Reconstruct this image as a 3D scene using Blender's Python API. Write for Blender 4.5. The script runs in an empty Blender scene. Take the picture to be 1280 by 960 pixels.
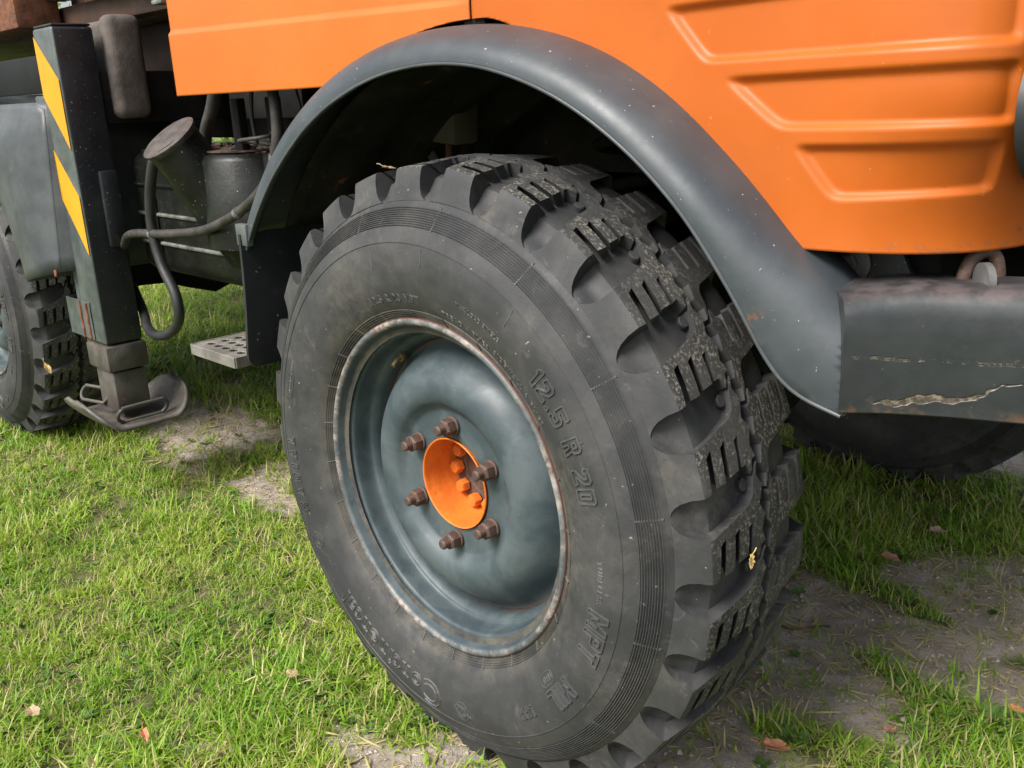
import bpy, bmesh, math, random
import numpy as np
from mathutils import Vector, Matrix
PI = math.pi
random.seed(7); rng = np.random.default_rng(7)
scene = bpy.context.scene
COL = scene.collection
GZ = -0.505                      # ground level; the front axle is the origin, x forwards, y into the truck

# ------------------------------------------------------------------ camera
cam_d = bpy.data.cameras.new("camera"); cam = bpy.data.objects.new("camera", cam_d); COL.objects.link(cam)
yaw, pit, rol = -0.8013, 0.3009, -0.0438
fw = Vector((math.sin(yaw)*math.cos(pit), math.cos(yaw)*math.cos(pit), -math.sin(pit)))
r0 = Vector((math.cos(yaw), -math.sin(yaw), 0)); u0 = r0.cross(fw)
rt = math.cos(rol)*r0 + math.sin(rol)*u0; up = -math.sin(rol)*r0 + math.cos(rol)*u0
M = Matrix.Identity(4)
for i in range(3):
    M[i][0] = rt[i]; M[i][1] = up[i]; M[i][2] = -fw[i]
M.translation = Vector((1.1128, -0.8926, 0.6188))
cam.matrix_world = M
cam_d.sensor_width = 36; cam_d.lens = 36*1173.1/1280; cam_d.clip_start = 0.02; cam_d.clip_end = 2000
cam_d.dof.use_dof = False
scene.camera = cam

# ------------------------------------------------------------------ light
SUN_EL, SUN_AZ = math.radians(48), math.radians(-174)     # azimuth from +y, clockwise seen from above
world = bpy.data.worlds.new("World"); scene.world = world; world.use_nodes = True
wn = world.node_tree.nodes; wl = world.node_tree.links
sky = wn.new('ShaderNodeTexSky'); sky.sky_type = 'NISHITA'; sky.sun_disc = False
sky.sun_elevation = SUN_EL; sky.sun_rotation = SUN_AZ
sky.air_density = 1.0; sky.dust_density = 4.0; sky.ozone_density = 1.0
hs = wn.new('ShaderNodeHueSaturation'); hs.inputs['Saturation'].default_value = 0.45
wl.new(sky.outputs[0], hs.inputs['Color'])
wl.new(hs.outputs[0], wn['Background'].inputs[0]); wn['Background'].inputs[1].default_value = 0.15
sd = bpy.data.lights.new("sun", 'SUN'); sd.energy = 3.3; sd.angle = math.radians(28); sd.color = (1, .965, .91)
sun = bpy.data.objects.new("sun", sd); COL.objects.link(sun)
sdir = Vector((math.sin(SUN_AZ)*math.cos(SUN_EL), math.cos(SUN_AZ)*math.cos(SUN_EL), math.sin(SUN_EL)))
sun.rotation_euler = sdir.to_track_quat('Z', 'Y').to_euler()
scene.view_settings.view_transform = 'Standard'; scene.view_settings.look = 'None'
scene.view_settings.exposure = 0.62; scene.view_settings.gamma = 1
scene.view_settings.use_curve_mapping = False

# ------------------------------------------------------------------ materials
class N:
    def __init__(s, name):
        s.m = bpy.data.materials.new(name); s.m.use_nodes = True
        s.t = s.m.node_tree; s.b = s.t.nodes['Principled BSDF']; s.tc = s.n('ShaderNodeTexCoord')
    def n(s, k, **kw):
        o = s.t.nodes.new(k)
        for a, v in kw.items(): setattr(o, a, v)
        return o
    def l(s, a, b): s.t.links.new(a, b)
    def noise(s, scale, detail=4, rough=.6, vec=None, dist=0, stretch=None):
        o = s.n('ShaderNodeTexNoise'); o.inputs['Scale'].default_value = scale
        o.inputs['Detail'].default_value = detail; o.inputs['Roughness'].default_value = rough; o.inputs['Distortion'].default_value = dist
        v = vec or s.tc.outputs['Object']
        if stretch:
            mp = s.n('ShaderNodeMapping'); mp.inputs['Scale'].default_value = stretch; s.l(v, mp.inputs[0]); v = mp.outputs[0]
        s.l(v, o.inputs['Vector']); return o.outputs['Fac']
    def ramp(s, fac, a, b, ca=0., cb=1.):
        o = s.n('ShaderNodeMapRange'); o.inputs[1].default_value = a; o.inputs[2].default_value = b
        o.inputs[3].default_value = ca; o.inputs[4].default_value = cb; o.interpolation_type = 'SMOOTHSTEP'
        s.l(fac, o.inputs[0]); return o.outputs[0]
    def math(s, op, a, b=None):
        o = s.n('ShaderNodeMath', operation=op)
        for i, v in enumerate((a, b)):
            if v is None: continue
            if isinstance(v, (int, float)): o.inputs[i].default_value = v
            else: s.l(v, o.inputs[i])
        return o.outputs[0]
    def mix(s, fac, a, b):
        o = s.n('ShaderNodeMix', data_type='RGBA')
        for sock, v in ((o.inputs[0], fac), (o.inputs[6], a), (o.inputs[7], b)):
            if isinstance(v, (int, float)): sock.default_value = v
            elif isinstance(v, tuple): sock.default_value = (*v[:3], 1)
            else: s.l(v, sock)
        return o.outputs[2]
    def bump(s, h, strength, dist=.002, prev=None):
        o = s.n('ShaderNodeBump'); o.inputs['Strength'].default_value = strength; o.inputs['Distance'].default_value = dist
        s.l(h, o.inputs['Height'])
        if prev is not None: s.l(prev, o.inputs['Normal'])
        return o.outputs[0]
    def radius(s):
        x = s.n('ShaderNodeSeparateXYZ'); s.l(s.tc.outputs['Object'], x.inputs[0])
        return s.math('SQRT', s.math('ADD', s.math('MULTIPLY', x.outputs[0], x.outputs[0]), s.math('MULTIPLY', x.outputs[2], x.outputs[2]))), x
    def out(s, col=None, rough=None, nrm=None, metal=None, spec=None):
        for k, v in (('Base Color', col), ('Roughness', rough), ('Normal', nrm), ('Metallic', metal), ('Specular IOR Level', spec)):
            if v is None: continue
            if isinstance(v, (int, float)): s.b.inputs[k].default_value = v
            elif isinstance(v, tuple): s.b.inputs[k].default_value = (*v[:3], 1)
            else: s.l(v, s.b.inputs[k])
        return s.m

RUST = (.17, .06, .025)
def paint(name, c1, c2, rough=.45, rust=.0, chips=.0, chipc=(.45, .45, .42), dirt=.2, dirtc=(.09, .075, .06), scale=1., bump=.15, stretch=None, spec=.5):
    m = N(name)
    big = m.ramp(m.noise(5*scale, 5, .6, stretch=stretch), .35, .68)
    c = m.mix(big, c1, c2)
    d = m.ramp(m.noise(14*scale, 7, .7, dist=.4, stretch=stretch), .52, .78, 0, dirt)
    c = m.mix(d, c, dirtc)
    r = m.ramp(m.noise(9*scale, 5, .6), .3, .7, rough-.08, rough+.1)
    r = m.math('ADD', r, m.math('MULTIPLY', d, .3))
    if rust:
        rm = m.ramp(m.noise(7*scale, 8, .72, dist=.3), .64-rust*.15, .70-rust*.1)
        rc = m.mix(m.noise(90, 4), (.09, .035, .02), (.25, .10, .04))
        c = m.mix(rm, c, rc); r = m.math('MAXIMUM', r, m.math('MULTIPLY', rm, .85))
    if chips:
        cm = m.ramp(m.noise(130*scale, 2, .5), .745-chips*.1, .755-chips*.1)
        c = m.mix(m.math('MULTIPLY', cm, .75), c, chipc)
    nb = m.bump(m.noise(60*scale, 5, .6), bump, .0015)
    nb = m.bump(m.noise(4.5*scale, 2, .5), bump*1.2, .01, nb)
    return m.out(c, r, nb, spec=spec)

def rubber(name, base=(.026, .027, .029), dust=(.10, .098, .092), amt=.40, speck=0., rough=.62):
    m = N(name); rad, x = m.radius()
    blot = m.ramp(m.noise(9, 6, .65, dist=.3), .38, .72)
    c = m.mix(m.math('MULTIPLY', blot, amt), base, dust)
    streak = m.ramp(m.noise(22, 7, .75, dist=1.2), .57, .70, 0, .5)
    c = m.mix(streak, c, dust)
    # brownish dust that collects round the bead
    bd = m.ramp(rad, .335, .285, 0, .5)
    c = m.mix(m.math('MULTIPLY', bd, m.ramp(m.noise(30, 5), .35, .65)), c, (.13, .115, .085))
    if speck:
        sp = m.ramp(m.noise(180, 4, .75), .50, .62)
        msk = m.ramp(m.noise(11, 4, .7), .40, .62, .15, 1)
        c = m.mix(m.math('MULTIPLY', m.math('MULTIPLY', sp, msk), speck), c, (.27, .245, .20))
    crk = m.ramp(m.math('ABSOLUTE', m.math('SUBTRACT', m.noise(16, 6, .8, dist=2.5), .5)), .012, .002, 0, .45)
    c = m.mix(crk, c, (.02, .02, .02))
    mud = m.math('MULTIPLY', m.ramp(m.noise(5, 5, .7, dist=.6), .50, .66, 0, .5), m.ramp(m.noise(60, 6, .8), .40, .60))
    c = m.mix(mud, c, (.10, .09, .075))
    fl = m.ramp(m.noise(120, 2), .74, .755)
    c = m.mix(m.math('MULTIPLY', fl, .6), c, (.35, .32, .25))
    nb = m.bump(m.noise(260, 4, .65), .25 if not speck else .45, .0012)
    nb = m.bump(m.noise(25, 4), .15, .002, nb)
    return m.out(c, m.ramp(m.noise(12, 4), .3, .7, rough-.08, rough+.14), nb, spec=.45)

MT = {}
MT['orange'] = paint('orange_paint', (.47, .112, .010), (.52, .130, .013), rough=.42, dirt=.10, dirtc=(.45, .12, .03), chips=.0, bump=.05, scale=.6)  # lighter copy of the wing's orange, sky reflection put into its colour
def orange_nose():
    m = N('orange_paint_weathered_shaded')
    c = m.mix(m.ramp(m.noise(3, 5), .35, .68), (.40, .088, .0060), (.45, .103, .0080))  # same paint as the cab side, darker base with its shade put in
    c = m.mix(m.ramp(m.noise(9, 7, .7, dist=.4), .50, .78, 0, .25), c, (.24, .070, .02))
    x = m.n('ShaderNodeSeparateXYZ'); m.l(m.tc.outputs['Object'], x.inputs[0])
    # flaking and rust at the lower front corner, a few scuffs along the bottom edge
    corner = m.math('MULTIPLY', m.ramp(x.outputs[1], .23, .32), m.ramp(x.outputs[2], .50, .44))
    fl = m.ramp(m.math('ADD', m.noise(38, 6, .7), m.math('MULTIPLY', corner, .22)), .66, .70)
    c = m.mix(m.math('MULTIPLY', fl, m.ramp(corner, 0, .3)), c, (.13, .06, .035))
    edge = m.math('MULTIPLY', m.ramp(x.outputs[2], .446, .432), m.ramp(m.noise(55, 5, .7), .5, .6))
    edge = m.math('MULTIPLY', edge, m.ramp(x.outputs[0], .5, .8, 0, .7))
    c = m.mix(edge, c, (.22, .09, .04))
    sp = m.ramp(m.noise(95, 2), .735, .75)
    c = m.mix(m.math('MULTIPLY', sp, .5), c, (.50, .20, .09))
    nb = m.bump(m.noise(150, 3), .04, .001); nb = m.bump(m.noise(7, 2), .18, .006, nb)
    return m.out(c, m.ramp(m.noise(6, 4), .3, .7, .42, .56), nb, spec=.36)
MT['orange_nose'] = orange_nose()
MT['fender'] = paint('dark_grey_fender_paint', (.030, .038, .045), (.050, .060, .067), rough=.46, rust=.10, chips=.02, dirt=.35, dirtc=(.075, .08, .07), bump=.22, scale=1.2, spec=.6)
MT['bumper'] = paint('charcoal_bumper_paint', (.024, .029, .029), (.052, .060, .058), rough=.42, rust=.10, chips=.55, dirt=.35, dirtc=(.10, .085, .06), bump=.3, scale=1.3)
def bumper_mat():
    m = N('scraped_charcoal_paint')
    c = m.mix(m.ramp(m.noise(9, 6, .65), .35, .7), (.014, .018, .020), (.026, .031, .031))
    x = m.n('ShaderNodeSeparateXYZ'); m.l(m.tc.outputs['Object'], x.inputs[0])
    X, Z = x.outputs[0], x.outputs[2]
    w = m.math('MULTIPLY', m.math('SUBTRACT', m.noise(16, 3), .5), .035)
    # long thin scratch
    d = m.math('ABSOLUTE', m.math('SUBTRACT', m.math('ADD', Z, m.math('MULTIPLY', w, .5)), .318))
    s1 = m.math('MULTIPLY', m.ramp(d, .0030, .0008), m.ramp(m.noise(60, 6, .85), .47, .56))
    s1 = m.math('MULTIPLY', s1, m.ramp(X, .648, .665))
    # ragged scrape near the bottom
    d2 = m.math('ABSOLUTE', m.math('SUBTRACT', m.math('ADD', Z, m.math('MULTIPLY', w, 1.4)), m.ramp(X, .70, .80, .266, .292)))
    wid = m.math('MULTIPLY', m.ramp(X, .675, .715), m.ramp(X, .80, .72))
    s2 = m.ramp(m.math('SUBTRACT', d2, m.math('MULTIPLY', wid, .0045)), .0015, .0, 0, 1)
    s2 = m.math('MULTIPLY', s2, m.math('MULTIPLY', m.ramp(X, .665, .68), m.ramp(X, .83, .80)))
    bare = m.mix(m.ramp(m.noise(90, 5, .7), .42, .66), (.050, .040, .030), (.20, .17, .125))
    ch = m.math('MULTIPLY', m.ramp(m.noise(80, 2), .72, .73), .7)
    low = m.math('MULTIPLY', m.ramp(Z, .268, .255), m.ramp(m.noise(40, 6, .7), .45, .6, 0, .8))
    c = m.mix(low, c, (.10, .055, .03))
    c = m.mix(m.math('MAXIMUM', m.math('MAXIMUM', s1, s2), ch), c, bare)
    top = m.math('MULTIPLY', m.ramp(Z, .378, .392), m.ramp(m.noise(30, 5), .4, .6, .2, .8))  # reflection along the top edge, put into the colour as a pinkish band
    c = m.mix(top, c, (.095, .078, .078))
    nb = m.bump(m.math('SUBTRACT', 1.0, m.math('MAXIMUM', s1, s2)), .7, .0015)
    nb = m.bump(m.noise(18, 4), .3, .004, nb)
    return m.out(c, m.ramp(m.noise(14, 5), .3, .7, .36, .58), nb)
MT['bumper_s'] = bumper_mat()
def rim_mat():
    m = N('blue_grey_rim_paint'); rad, x = m.radius()
    c = m.mix(m.ramp(m.noise(11, 6, .65, dist=.5), .35, .68), (.036, .052, .060), (.075, .096, .102))
    c = m.mix(m.ramp(m.noise(35, 6, .75, dist=1), .60, .75, 0, .4), c, (.14, .15, .13))
    # worn flange: primer, bare metal and rust
    fl = m.math('MULTIPLY', m.ramp(rad, .2745, .2785), m.ramp(m.noise(7, 6, .75), .45, .62, .12, .85))
    wc = m.mix(m.ramp(m.noise(60, 5, .7), .36, .56), (.15, .060, .035), (.34, .31, .28))
    c = m.mix(fl, c, wc)
    ed = m.ramp(rad, .2865, .2885)
    c = m.mix(ed, c, (.12, .05, .03))
    # rust line where the disc meets the barrel
    dd = m.math('ABSOLUTE', m.math('SUBTRACT', rad, .2385))
    rl = m.math('MULTIPLY', m.ramp(dd, .004, .001), m.ramp(m.noise(20, 5), .4, .6, .05, .6))
    c = m.mix(rl, c, (.13, .06, .03))
    sp = m.ramp(m.noise(60, 3, .6), .735, .75)
    c = m.mix(m.math('MULTIPLY', sp, .7), c, (.30, .19, .10))
    nb = m.bump(m.noise(200, 3), .12, .001); nb = m.bump(m.noise(14, 4), .25, .003, nb)
    return m.out(c, m.ramp(m.noise(16, 5), .3, .7, .40, .58), nb, spec=.42)
MT['rim'] = rim_mat()
MT['hub'] = paint('orange_hub_paint', (.66, .17, .020), (.56, .13, .018), rough=.45, dirt=.5, dirtc=(.25, .07, .02), bump=.3, scale=6)
MT['nut'] = paint('rusty_brown_steel', (.060, .036, .028), (.11, .062, .045), rough=.6, dirt=.3, bump=.6, scale=7)
MT['brass'] = paint('dull_brass', (.25, .18, .08), (.35, .27, .13), rough=.4, dirt=.4, scale=9)
MT['brass'].node_tree.nodes['Principled BSDF'].inputs['Metallic'].default_value = .7
MT['rubber'] = rubber('tyre_rubber')
MT['letter'] = rubber('moulded_letter_rubber', base=(.050, .051, .052), dust=(.13, .125, .115), amt=.5)  # lighter than the tyre rubber, lit edges of the letters put into the colour
MT['tread'] = rubber('dusty_tread_rubber', base=(.028, .028, .028), amt=.35, speck=.8, rough=.8)
MT['dark'] = paint('black_underbody', (.007, .007, .007), (.013, .012, .011), rough=.7, dirt=.3, dirtc=(.03, .024, .018), bump=.5, scale=2, spec=.12)
MT['liner'] = paint('muddy_wheel_well', (.016, .0155, .014), (.032, .029, .024), rough=.9, rust=.15, dirt=.8, dirtc=(.065, .055, .040), bump=1, scale=1.6, spec=.12)
MT['flap'] = paint('smooth_black_rubber', (.010, .012, .013), (.016, .018, .020), rough=.45, chips=.15, dirt=.25, bump=.2)
MT['tank'] = paint('dirty_black_tank', (.006, .007, .006), (.012, .014, .011), rough=.36, chips=.25, dirt=.4, dirtc=(.05, .045, .032), bump=.4, scale=1.5, spec=.32)
MT['tanktop'] = paint('debris_covered_top', (.03, .022, .018), (.09, .055, .04), rough=.95, dirt=.9, dirtc=(.13, .08, .055), bump=2, scale=4)
MT['cap'] = paint('rusty_tank_cap', (.040, .031, .028), (.080, .068, .060), rough=.7, rust=.5, dirt=.4, scale=5, bump=.7)
MT['seam'] = paint('bright_tank_seam', (.20, .21, .19), (.07, .075, .065), rough=.4, dirt=.4, scale=4)
MT['leg'] = paint('black_outrigger_paint', (.010, .012, .016), (.018, .020, .024), rough=.38, chips=.2, dirt=.3, dirtc=(.045, .035, .035), bump=.3, scale=1.6)
MT['leg_side'] = paint('faded_grey_green_paint', (.045, .057, .054), (.085, .10, .094), rough=.5, rust=.12, chips=.3, dirt=.5, dirtc=(.14, .15, .13), bump=.3, scale=2.2)
MT['yellow'] = paint('yellow_reflective_film', (.60, .27, .010), (.64, .30, .012), rough=.4, dirt=.1, dirtc=(.5, .3, .05), bump=.02)
MT['rustleg'] = paint('greasy_brown_steel', (.045, .040, .034), (.085, .075, .062), rough=.6, rust=.25, dirt=.6, dirtc=(.12, .10, .075), bump=.7, scale=2.5)
MT['pad'] = paint('worn_foot_plate_steel', (.060, .054, .046), (.12, .11, .095), rough=.5, rust=.15, dirt=.6, dirtc=(.17, .15, .12), bump=.7, scale=2.5)
MT['hose'] = paint('dusty_black_hose', (.018, .017, .015), (.045, .041, .034), rough=.6, dirt=.5, dirtc=(.11, .10, .08), bump=.3, scale=4)
MT['hose_dark'] = paint('black_hose', (.012, .012, .013), (.022, .022, .023), rough=.5, dirt=.2, scale=4)
MT['brown'] = paint('brown_bed_frame', (.055, .030, .022), (.10, .05, .03), rough=.65, rust=.6, dirt=.5, dirtc=(.05, .045, .035), bump=.6, scale=1.4)
MT['darkbrown'] = paint('dark_brown_steel', (.012, .008, .007), (.024, .014, .011), rough=.6, rust=.2, dirt=.3, dirtc=(.02, .015, .012), scale=1.5, spec=.12)
MT['beam'] = paint('khaki_beam', (.085, .078, .055), (.13, .11, .08), rough=.65, rust=.4, dirt=.5, bump=.5)
MT['boot'] = paint('dusty_rubber_bellows', (.075, .062, .056), (.11, .092, .082), rough=.85, dirt=.5, dirtc=(.045, .038, .034), bump=.9, scale=3)
MT['tarblack'] = paint('black_side_board', (.008, .009, .010), (.011, .012, .013), rough=.6, dirt=.1, spec=.2)
MT['rearf'] = paint('grey_rear_mudguard', (.038, .045, .050), (.070, .078, .082), rough=.45, rust=.0, chips=.0, dirt=.45, dirtc=(.10, .10, .09), bump=.35, scale=1.5)
MT['step'] = paint('worn_step_metal', (.11, .102, .090), (.19, .178, .158), rough=.6, rust=.35, dirt=.5, dirtc=(.14, .12, .09), bump=.6, scale=3)
MT['glass'] = N('dark_lamp_glass').out((.03, .034, .032), .12, spec=.6)
MT['rustbright'] = paint('bright_rust', (.20, .075, .035), (.12, .05, .03), rough=.85, dirt=.4, bump=.8, scale=5)
MT['bolt'] = paint('grey_bolt_steel', (.08, .082, .082), (.14, .14, .135), rough=.5, rust=.3, dirt=.3, scale=5)

# ------------------------------------------------------------------ helpers
def link(o, parent=None):
    COL.objects.link(o)
    if parent is not None: o.parent = parent
    return o
def mobj(name, verts, faces, mat, parent=None, smooth=True, matidx=None, angle=35):
    me = bpy.data.meshes.new(name); me.from_pydata([tuple(v) for v in verts], [], faces)
    for m in (mat if isinstance(mat, (list, tuple)) else [mat]): me.materials.append(m)
    if matidx is not None: me.polygons.foreach_set('material_index', matidx)
    me.update()
    if smooth: shade(me, angle)
    return link(bpy.data.objects.new(name, me), parent)
def shade(me, angle=35):
    me.polygons.foreach_set('use_smooth', [True]*len(me.polygons))
    bm = bmesh.new(); bm.from_mesh(me); a = math.radians(angle)
    for e in bm.edges: e.smooth = not (len(e.link_faces) == 2 and e.calc_face_angle(0) > a)
    bm.to_mesh(me); bm.free()
def bobj(name, bm, mat, parent=None, smooth=True, angle=35):
    me = bpy.data.meshes.new(name); bm.to_mesh(me); bm.free()
    for m in (mat if isinstance(mat, (list, tuple)) else [mat]): me.materials.append(m)
    if smooth: shade(me, angle)
    return link(bpy.data.objects.new(name, me), parent)
def bm_box(bm, lo, hi, bev=.004, seg=2, mat=None, mi=0):
    r = bmesh.ops.create_cube(bm, size=1)
    vs = r['verts']
    for v in vs:
        for i in range(3): v.co[i] = lo[i] + (v.co[i]+.5)*(hi[i]-lo[i])
    if mat is not None:
        for v in vs: v.co = mat @ v.co
    fs = list({f for v in vs for f in v.link_faces})
    for f in fs: f.material_index = mi
    if bev: bmesh.ops.bevel(bm, geom=list({e for v in vs for e in v.link_edges}), offset=bev, segments=seg, affect='EDGES', profile=.5)
def box(name, lo, hi, mat, parent, bev=.004, M=None, seg=2):
    bm = bmesh.new(); bm_box(bm, lo, hi, bev, seg, M); return bobj(name, bm, mat, parent)
def tube_geo(pts, rad, seg=12, close=False, sub=6):
    P = [Vector(p) for p in pts]
    if sub > 1:
        Q = []; n = len(P)
        rngk = range(n if close else n-1)
        for i in rngk:
            p0 = P[(i-1) % n] if (close or i > 0) else P[i]*2-P[i+1]
            p1 = P[i]; p2 = P[(i+1) % n]; p3 = P[(i+2) % n] if (close or i+2 < n) else p2*2-p1
            for k in range(sub):
                t = k/sub
                Q.append(.5*((2*p1)+(-p0+p2)*t+(2*p0-5*p1+4*p2-p3)*t*t+(-p0+3*p1-3*p2+p3)*t**3))
        if not close: Q.append(P[-1])
        P = Q
    n = len(P); V = []; F = []
    ref = Vector((.13, .21, 1)).normalized(); u = None
    for i in range(n):
        a = P[(i-1) % n] if (close or i > 0) else P[i]; b = P[(i+1) % n] if (close or i < n-1) else P[i]
        t = (b-a).normalized()
        if u is None: u = t.cross(ref).normalized()
        u = (u - t*u.dot(t)).normalized(); w = t.cross(u)
        rr = rad(i/(n-1)) if callable(rad) else rad
        for k in range(seg):
            c, s = math.cos(2*PI*k/seg), math.sin(2*PI*k/seg)
            V.append(P[i]+(u*c+w*s)*rr)
    m = n if close else n-1
    for i in range(m):
        for k in range(seg):
            F.append((i*seg+k, i*seg+(k+1) % seg, ((i+1) % n)*seg+(k+1) % seg, ((i+1) % n)*seg+k))
    if not close:
        F.append(tuple(range(seg))[::-1]); F.append(tuple((n-1)*seg+k for k in range(seg)))
    return V, F
def tube(name, pts, rad, mat, parent, seg=12, close=False, sub=6):
    V, F = tube_geo(pts, rad, seg, close, sub); return mobj(name, V, F, mat, parent, angle=60)
def lathe_geo(prof, seg=128, closed_prof=False):
    prof = np.array(prof); n = len(prof)
    th = np.arange(seg)*2*PI/seg
    V = np.stack([prof[:, 0][None]*np.cos(th)[:, None], np.broadcast_to(prof[:, 1][None], (seg, n)), prof[:, 0][None]*np.sin(th)[:, None]], -1).reshape(-1, 3)
    F = []
    for i in range(seg):
        j = (i+1) % seg
        for k in range(n if closed_prof else n-1):
            l = (k+1) % n
            F.append((i*n+k, i*n+l, j*n+l, j*n+k))
    return V, F
def lathe(name, prof, mat, parent, seg=128, angle=40, closed_prof=False):
    V, F = lathe_geo(prof, seg, closed_prof)
    return mobj(name, V.tolist(), F, mat, parent, angle=angle)
def spline(pts, n=8):
    P = [Vector((a, b, 0)) for a, b in pts]; Q = []
    for i in range(len(P)-1):
        p0 = P[i-1] if i else P[i]*2-P[i+1]; p1, p2 = P[i], P[i+1]; p3 = P[i+2] if i+2 < len(P) else p2*2-p1
        for k in range(n):
            t = k/n; v = .5*((2*p1)+(-p0+p2)*t+(2*p0-5*p1+4*p2-p3)*t*t+(-p0+3*p1-3*p2+p3)*t**3); Q.append((v.x, v.y))
    Q.append(pts[-1]); return Q
def thing(name, label, cat, group=None, loc=(0, 0, 0)):
    o = bpy.data.objects.new(name, None); COL.objects.link(o); o.location = loc
    o['label'] = label; o['category'] = cat
    if group: o['group'] = group
    return o
def empty(name, parent, loc=(0, 0, 0), rz=0):
    o = bpy.data.objects.new(name, None); link(o, parent); o.location = loc; o.rotation_euler[2] = rz; return o

# value noise on arrays
_tab = np.random.default_rng(3).random((256, 256))
def vn(x, y, s):
    x = np.asarray(x)*s+37.3; y = np.asarray(y)*s+91.7
    i = np.floor(x).astype(int); j = np.floor(y).astype(int); fx = x-i; fy = y-j
    fx = fx*fx*(3-2*fx); fy = fy*fy*(3-2*fy)
    g = lambda a, b: _tab[a % 256, b % 256]
    return (g(i, j)*(1-fx)+g(i+1, j)*fx)*(1-fy)+(g(i, j+1)*(1-fx)+g(i+1, j+1)*fx)*fy
def fbm(x, y, s, o=4):
    t = 0; a = .5; w = 0
    for k in range(o): t = t+a*vn(x, y, s*2**k); w += a; a *= .55
    return t/w
def sstep(a, b, x):
    t = np.clip((x-a)/(b-a), 0, 1); return t*t*(3-2*t)

# ------------------------------------------------------------------ ground
BARE = [(-2.1, .60, .42, .26, .85), (-2.35, .90, .25, .12, .45), (-2.0, .10, .45, .06, .45), (-1.05, -.05, .10, .04, .5), (-1.25, .36, .14, .07, .8), (-2.3, .0, .30, .09, .6), (-1.75, .30, .22, .07, .5),
        (.50, .80, .13, .10, 1.2), (.33, .64, .12, .12, 1.2), (.50, 1.20, .16, .22, 1.3), (.62, 1.05, .16, .12, 1.2), (.45, .55, .09, .06, 1.0), (.66, .80, .10, .07, 1.0), (.22, .75, .08, .22, 1.0),
        (.30, 2.15, .35, .15, .8), (-.5, -.40, .05, .03, .9), (-.34, -.30, .06, .05, .8), (-.12, -.12, .12, .04, .7), (.30, .25, .15, .09, 1.1), (.15, .08, .12, .05, .6), (.27, 1.12, .10, .06, .6), (-.6, .08, .10, .05, .5),
        (-.95, .12, .12, .05, .35), (.0, .4, .5, .3, .7)]
GREEN = [(.20, 1.11, .10, .07, 1.), (.32, 1.02, .09, .04, 1.), (.42, 1.0, .06, .05, 1.), (.41, .75, .07, .04, 1.3), (.50, .72, .07, .035, 1.3), (.60, .70, .07, .04, 1.3), (.70, .66, .08, .05, 1.2), (.48, .45, .08, .05, 1.1), (.28, 1.50, .25, .16, 1.), (.02, 1.5, .3, .25, 1.1),
         (.66, .93, .07, .05, 1.1), (.51, .98, .05, .03, 1.0), (-1.0, -.2, .6, .35, .5), (.36, .42, .06, .03, .8)]
def bare(x, y):
    b = (fbm(x, y, 2.6, 4)-.5)*1.2 + .02
    far = sstep(1.5, 4.0, np.hypot(x-.6, y-.2)); b = b - .35*far
    b = b + .30*sstep(.0, .35, np.asarray(x))*sstep(2.6, 1.2, np.asarray(y))
    for cx, cy, rx, ry, a in BARE: b = b + a*np.exp(-(((x-cx)/rx)**2+((y-cy)/ry)**2))
    for cx, cy, rx, ry, a in GREEN: b = b - a*np.exp(-(((x-cx)/rx)**2+((y-cy)/ry)**2))
    b = b + (fbm(x, y, 14, 3)-.5)*.7
    return b
def height(x, y):
    near = sstep(12, 3, np.hypot(x, y))
    bb = sstep(.2, .7, bare(x, y))
    h = (fbm(x, y, 1.6, 3)-.5)*.030 + (fbm(x, y, 9, 4)-.5)*.016 + bb*(fbm(x, y, 26, 3)-.5)*.022 - bb*.006
    ctc = np.exp(-((x)/.16)**2-((y-.14)/.2)**2)          # pressed flat under the tyre
    return GZ + h*near*(1-ctc) - .004*ctc
def axis(n, near, far, c):
    t = np.linspace(-1, 1, n); k = 9.0
    s = near*t/1.0 + (far-near)*np.sign(t)*(np.exp(k*np.abs(t))-1-k*np.abs(t))/(np.exp(k)-1-k)
    return c + s
gx = axis(560, 4.2, 500, -.7); gy = axis(560, 4.2, 500, .7)
X, Y = np.meshgrid(gx, gy, indexing='ij'); Zg = height(X, Y)
n1, n2 = X.shape
me = bpy.data.meshes.new('ground')
me.vertices.add(n1*n2); me.vertices.foreach_set('co', np.stack([X, Y, Zg], -1).ravel())
ii = (np.arange(n1-1)[:, None]*n2+np.arange(n2-1)[None]).ravel()
quads = np.stack([ii, ii+n2, ii+n2+1, ii+1], -1)
me.loops.add(quads.size); me.loops.foreach_set('vertex_index', quads.ravel())
me.polygons.add(len(quads)); me.polygons.foreach_set('loop_start', np.arange(len(quads))*4)
me.polygons.foreach_set('use_smooth', [True]*len(quads)); me.update(calc_edges=True)
at = me.attributes.new('bare', 'FLOAT', 'POINT'); at.data.foreach_set('value', sstep(.15, .55, bare(X, Y)).ravel())
gm = N('soil_and_turf')
ga = gm.n('ShaderNodeAttribute', attribute_name='bare')
soil = gm.mix(gm.ramp(gm.noise(7, 8, .7), .35, .65), (.37, .305, .245), (.56, .485, .41))
soil = gm.mix(gm.ramp(gm.noise(45, 6, .75), .52, .66, 0, .6), soil, (.13, .10, .075))
soil = gm.mix(gm.ramp(gm.noise(160, 3), .63, .70, 0, .7), soil, (.36, .31, .24))
turf = gm.mix(gm.ramp(gm.noise(18, 7, .7), .4, .62), (.085, .10, .032), (.19, .17, .08))
farg = gm.mix(gm.ramp(gm.noise(3, 8, .7), .35, .65), (.10, .16, .035), (.17, .22, .06))
cd = gm.n('ShaderNodeVectorMath', operation='LENGTH'); gm.l(gm.tc.outputs['Object'], cd.inputs[0])
turf = gm.mix(gm.ramp(cd.outputs['Value'], 5, 9), turf, farg)
gc = gm.mix(ga.outputs['Fac'], turf, soil)
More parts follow.
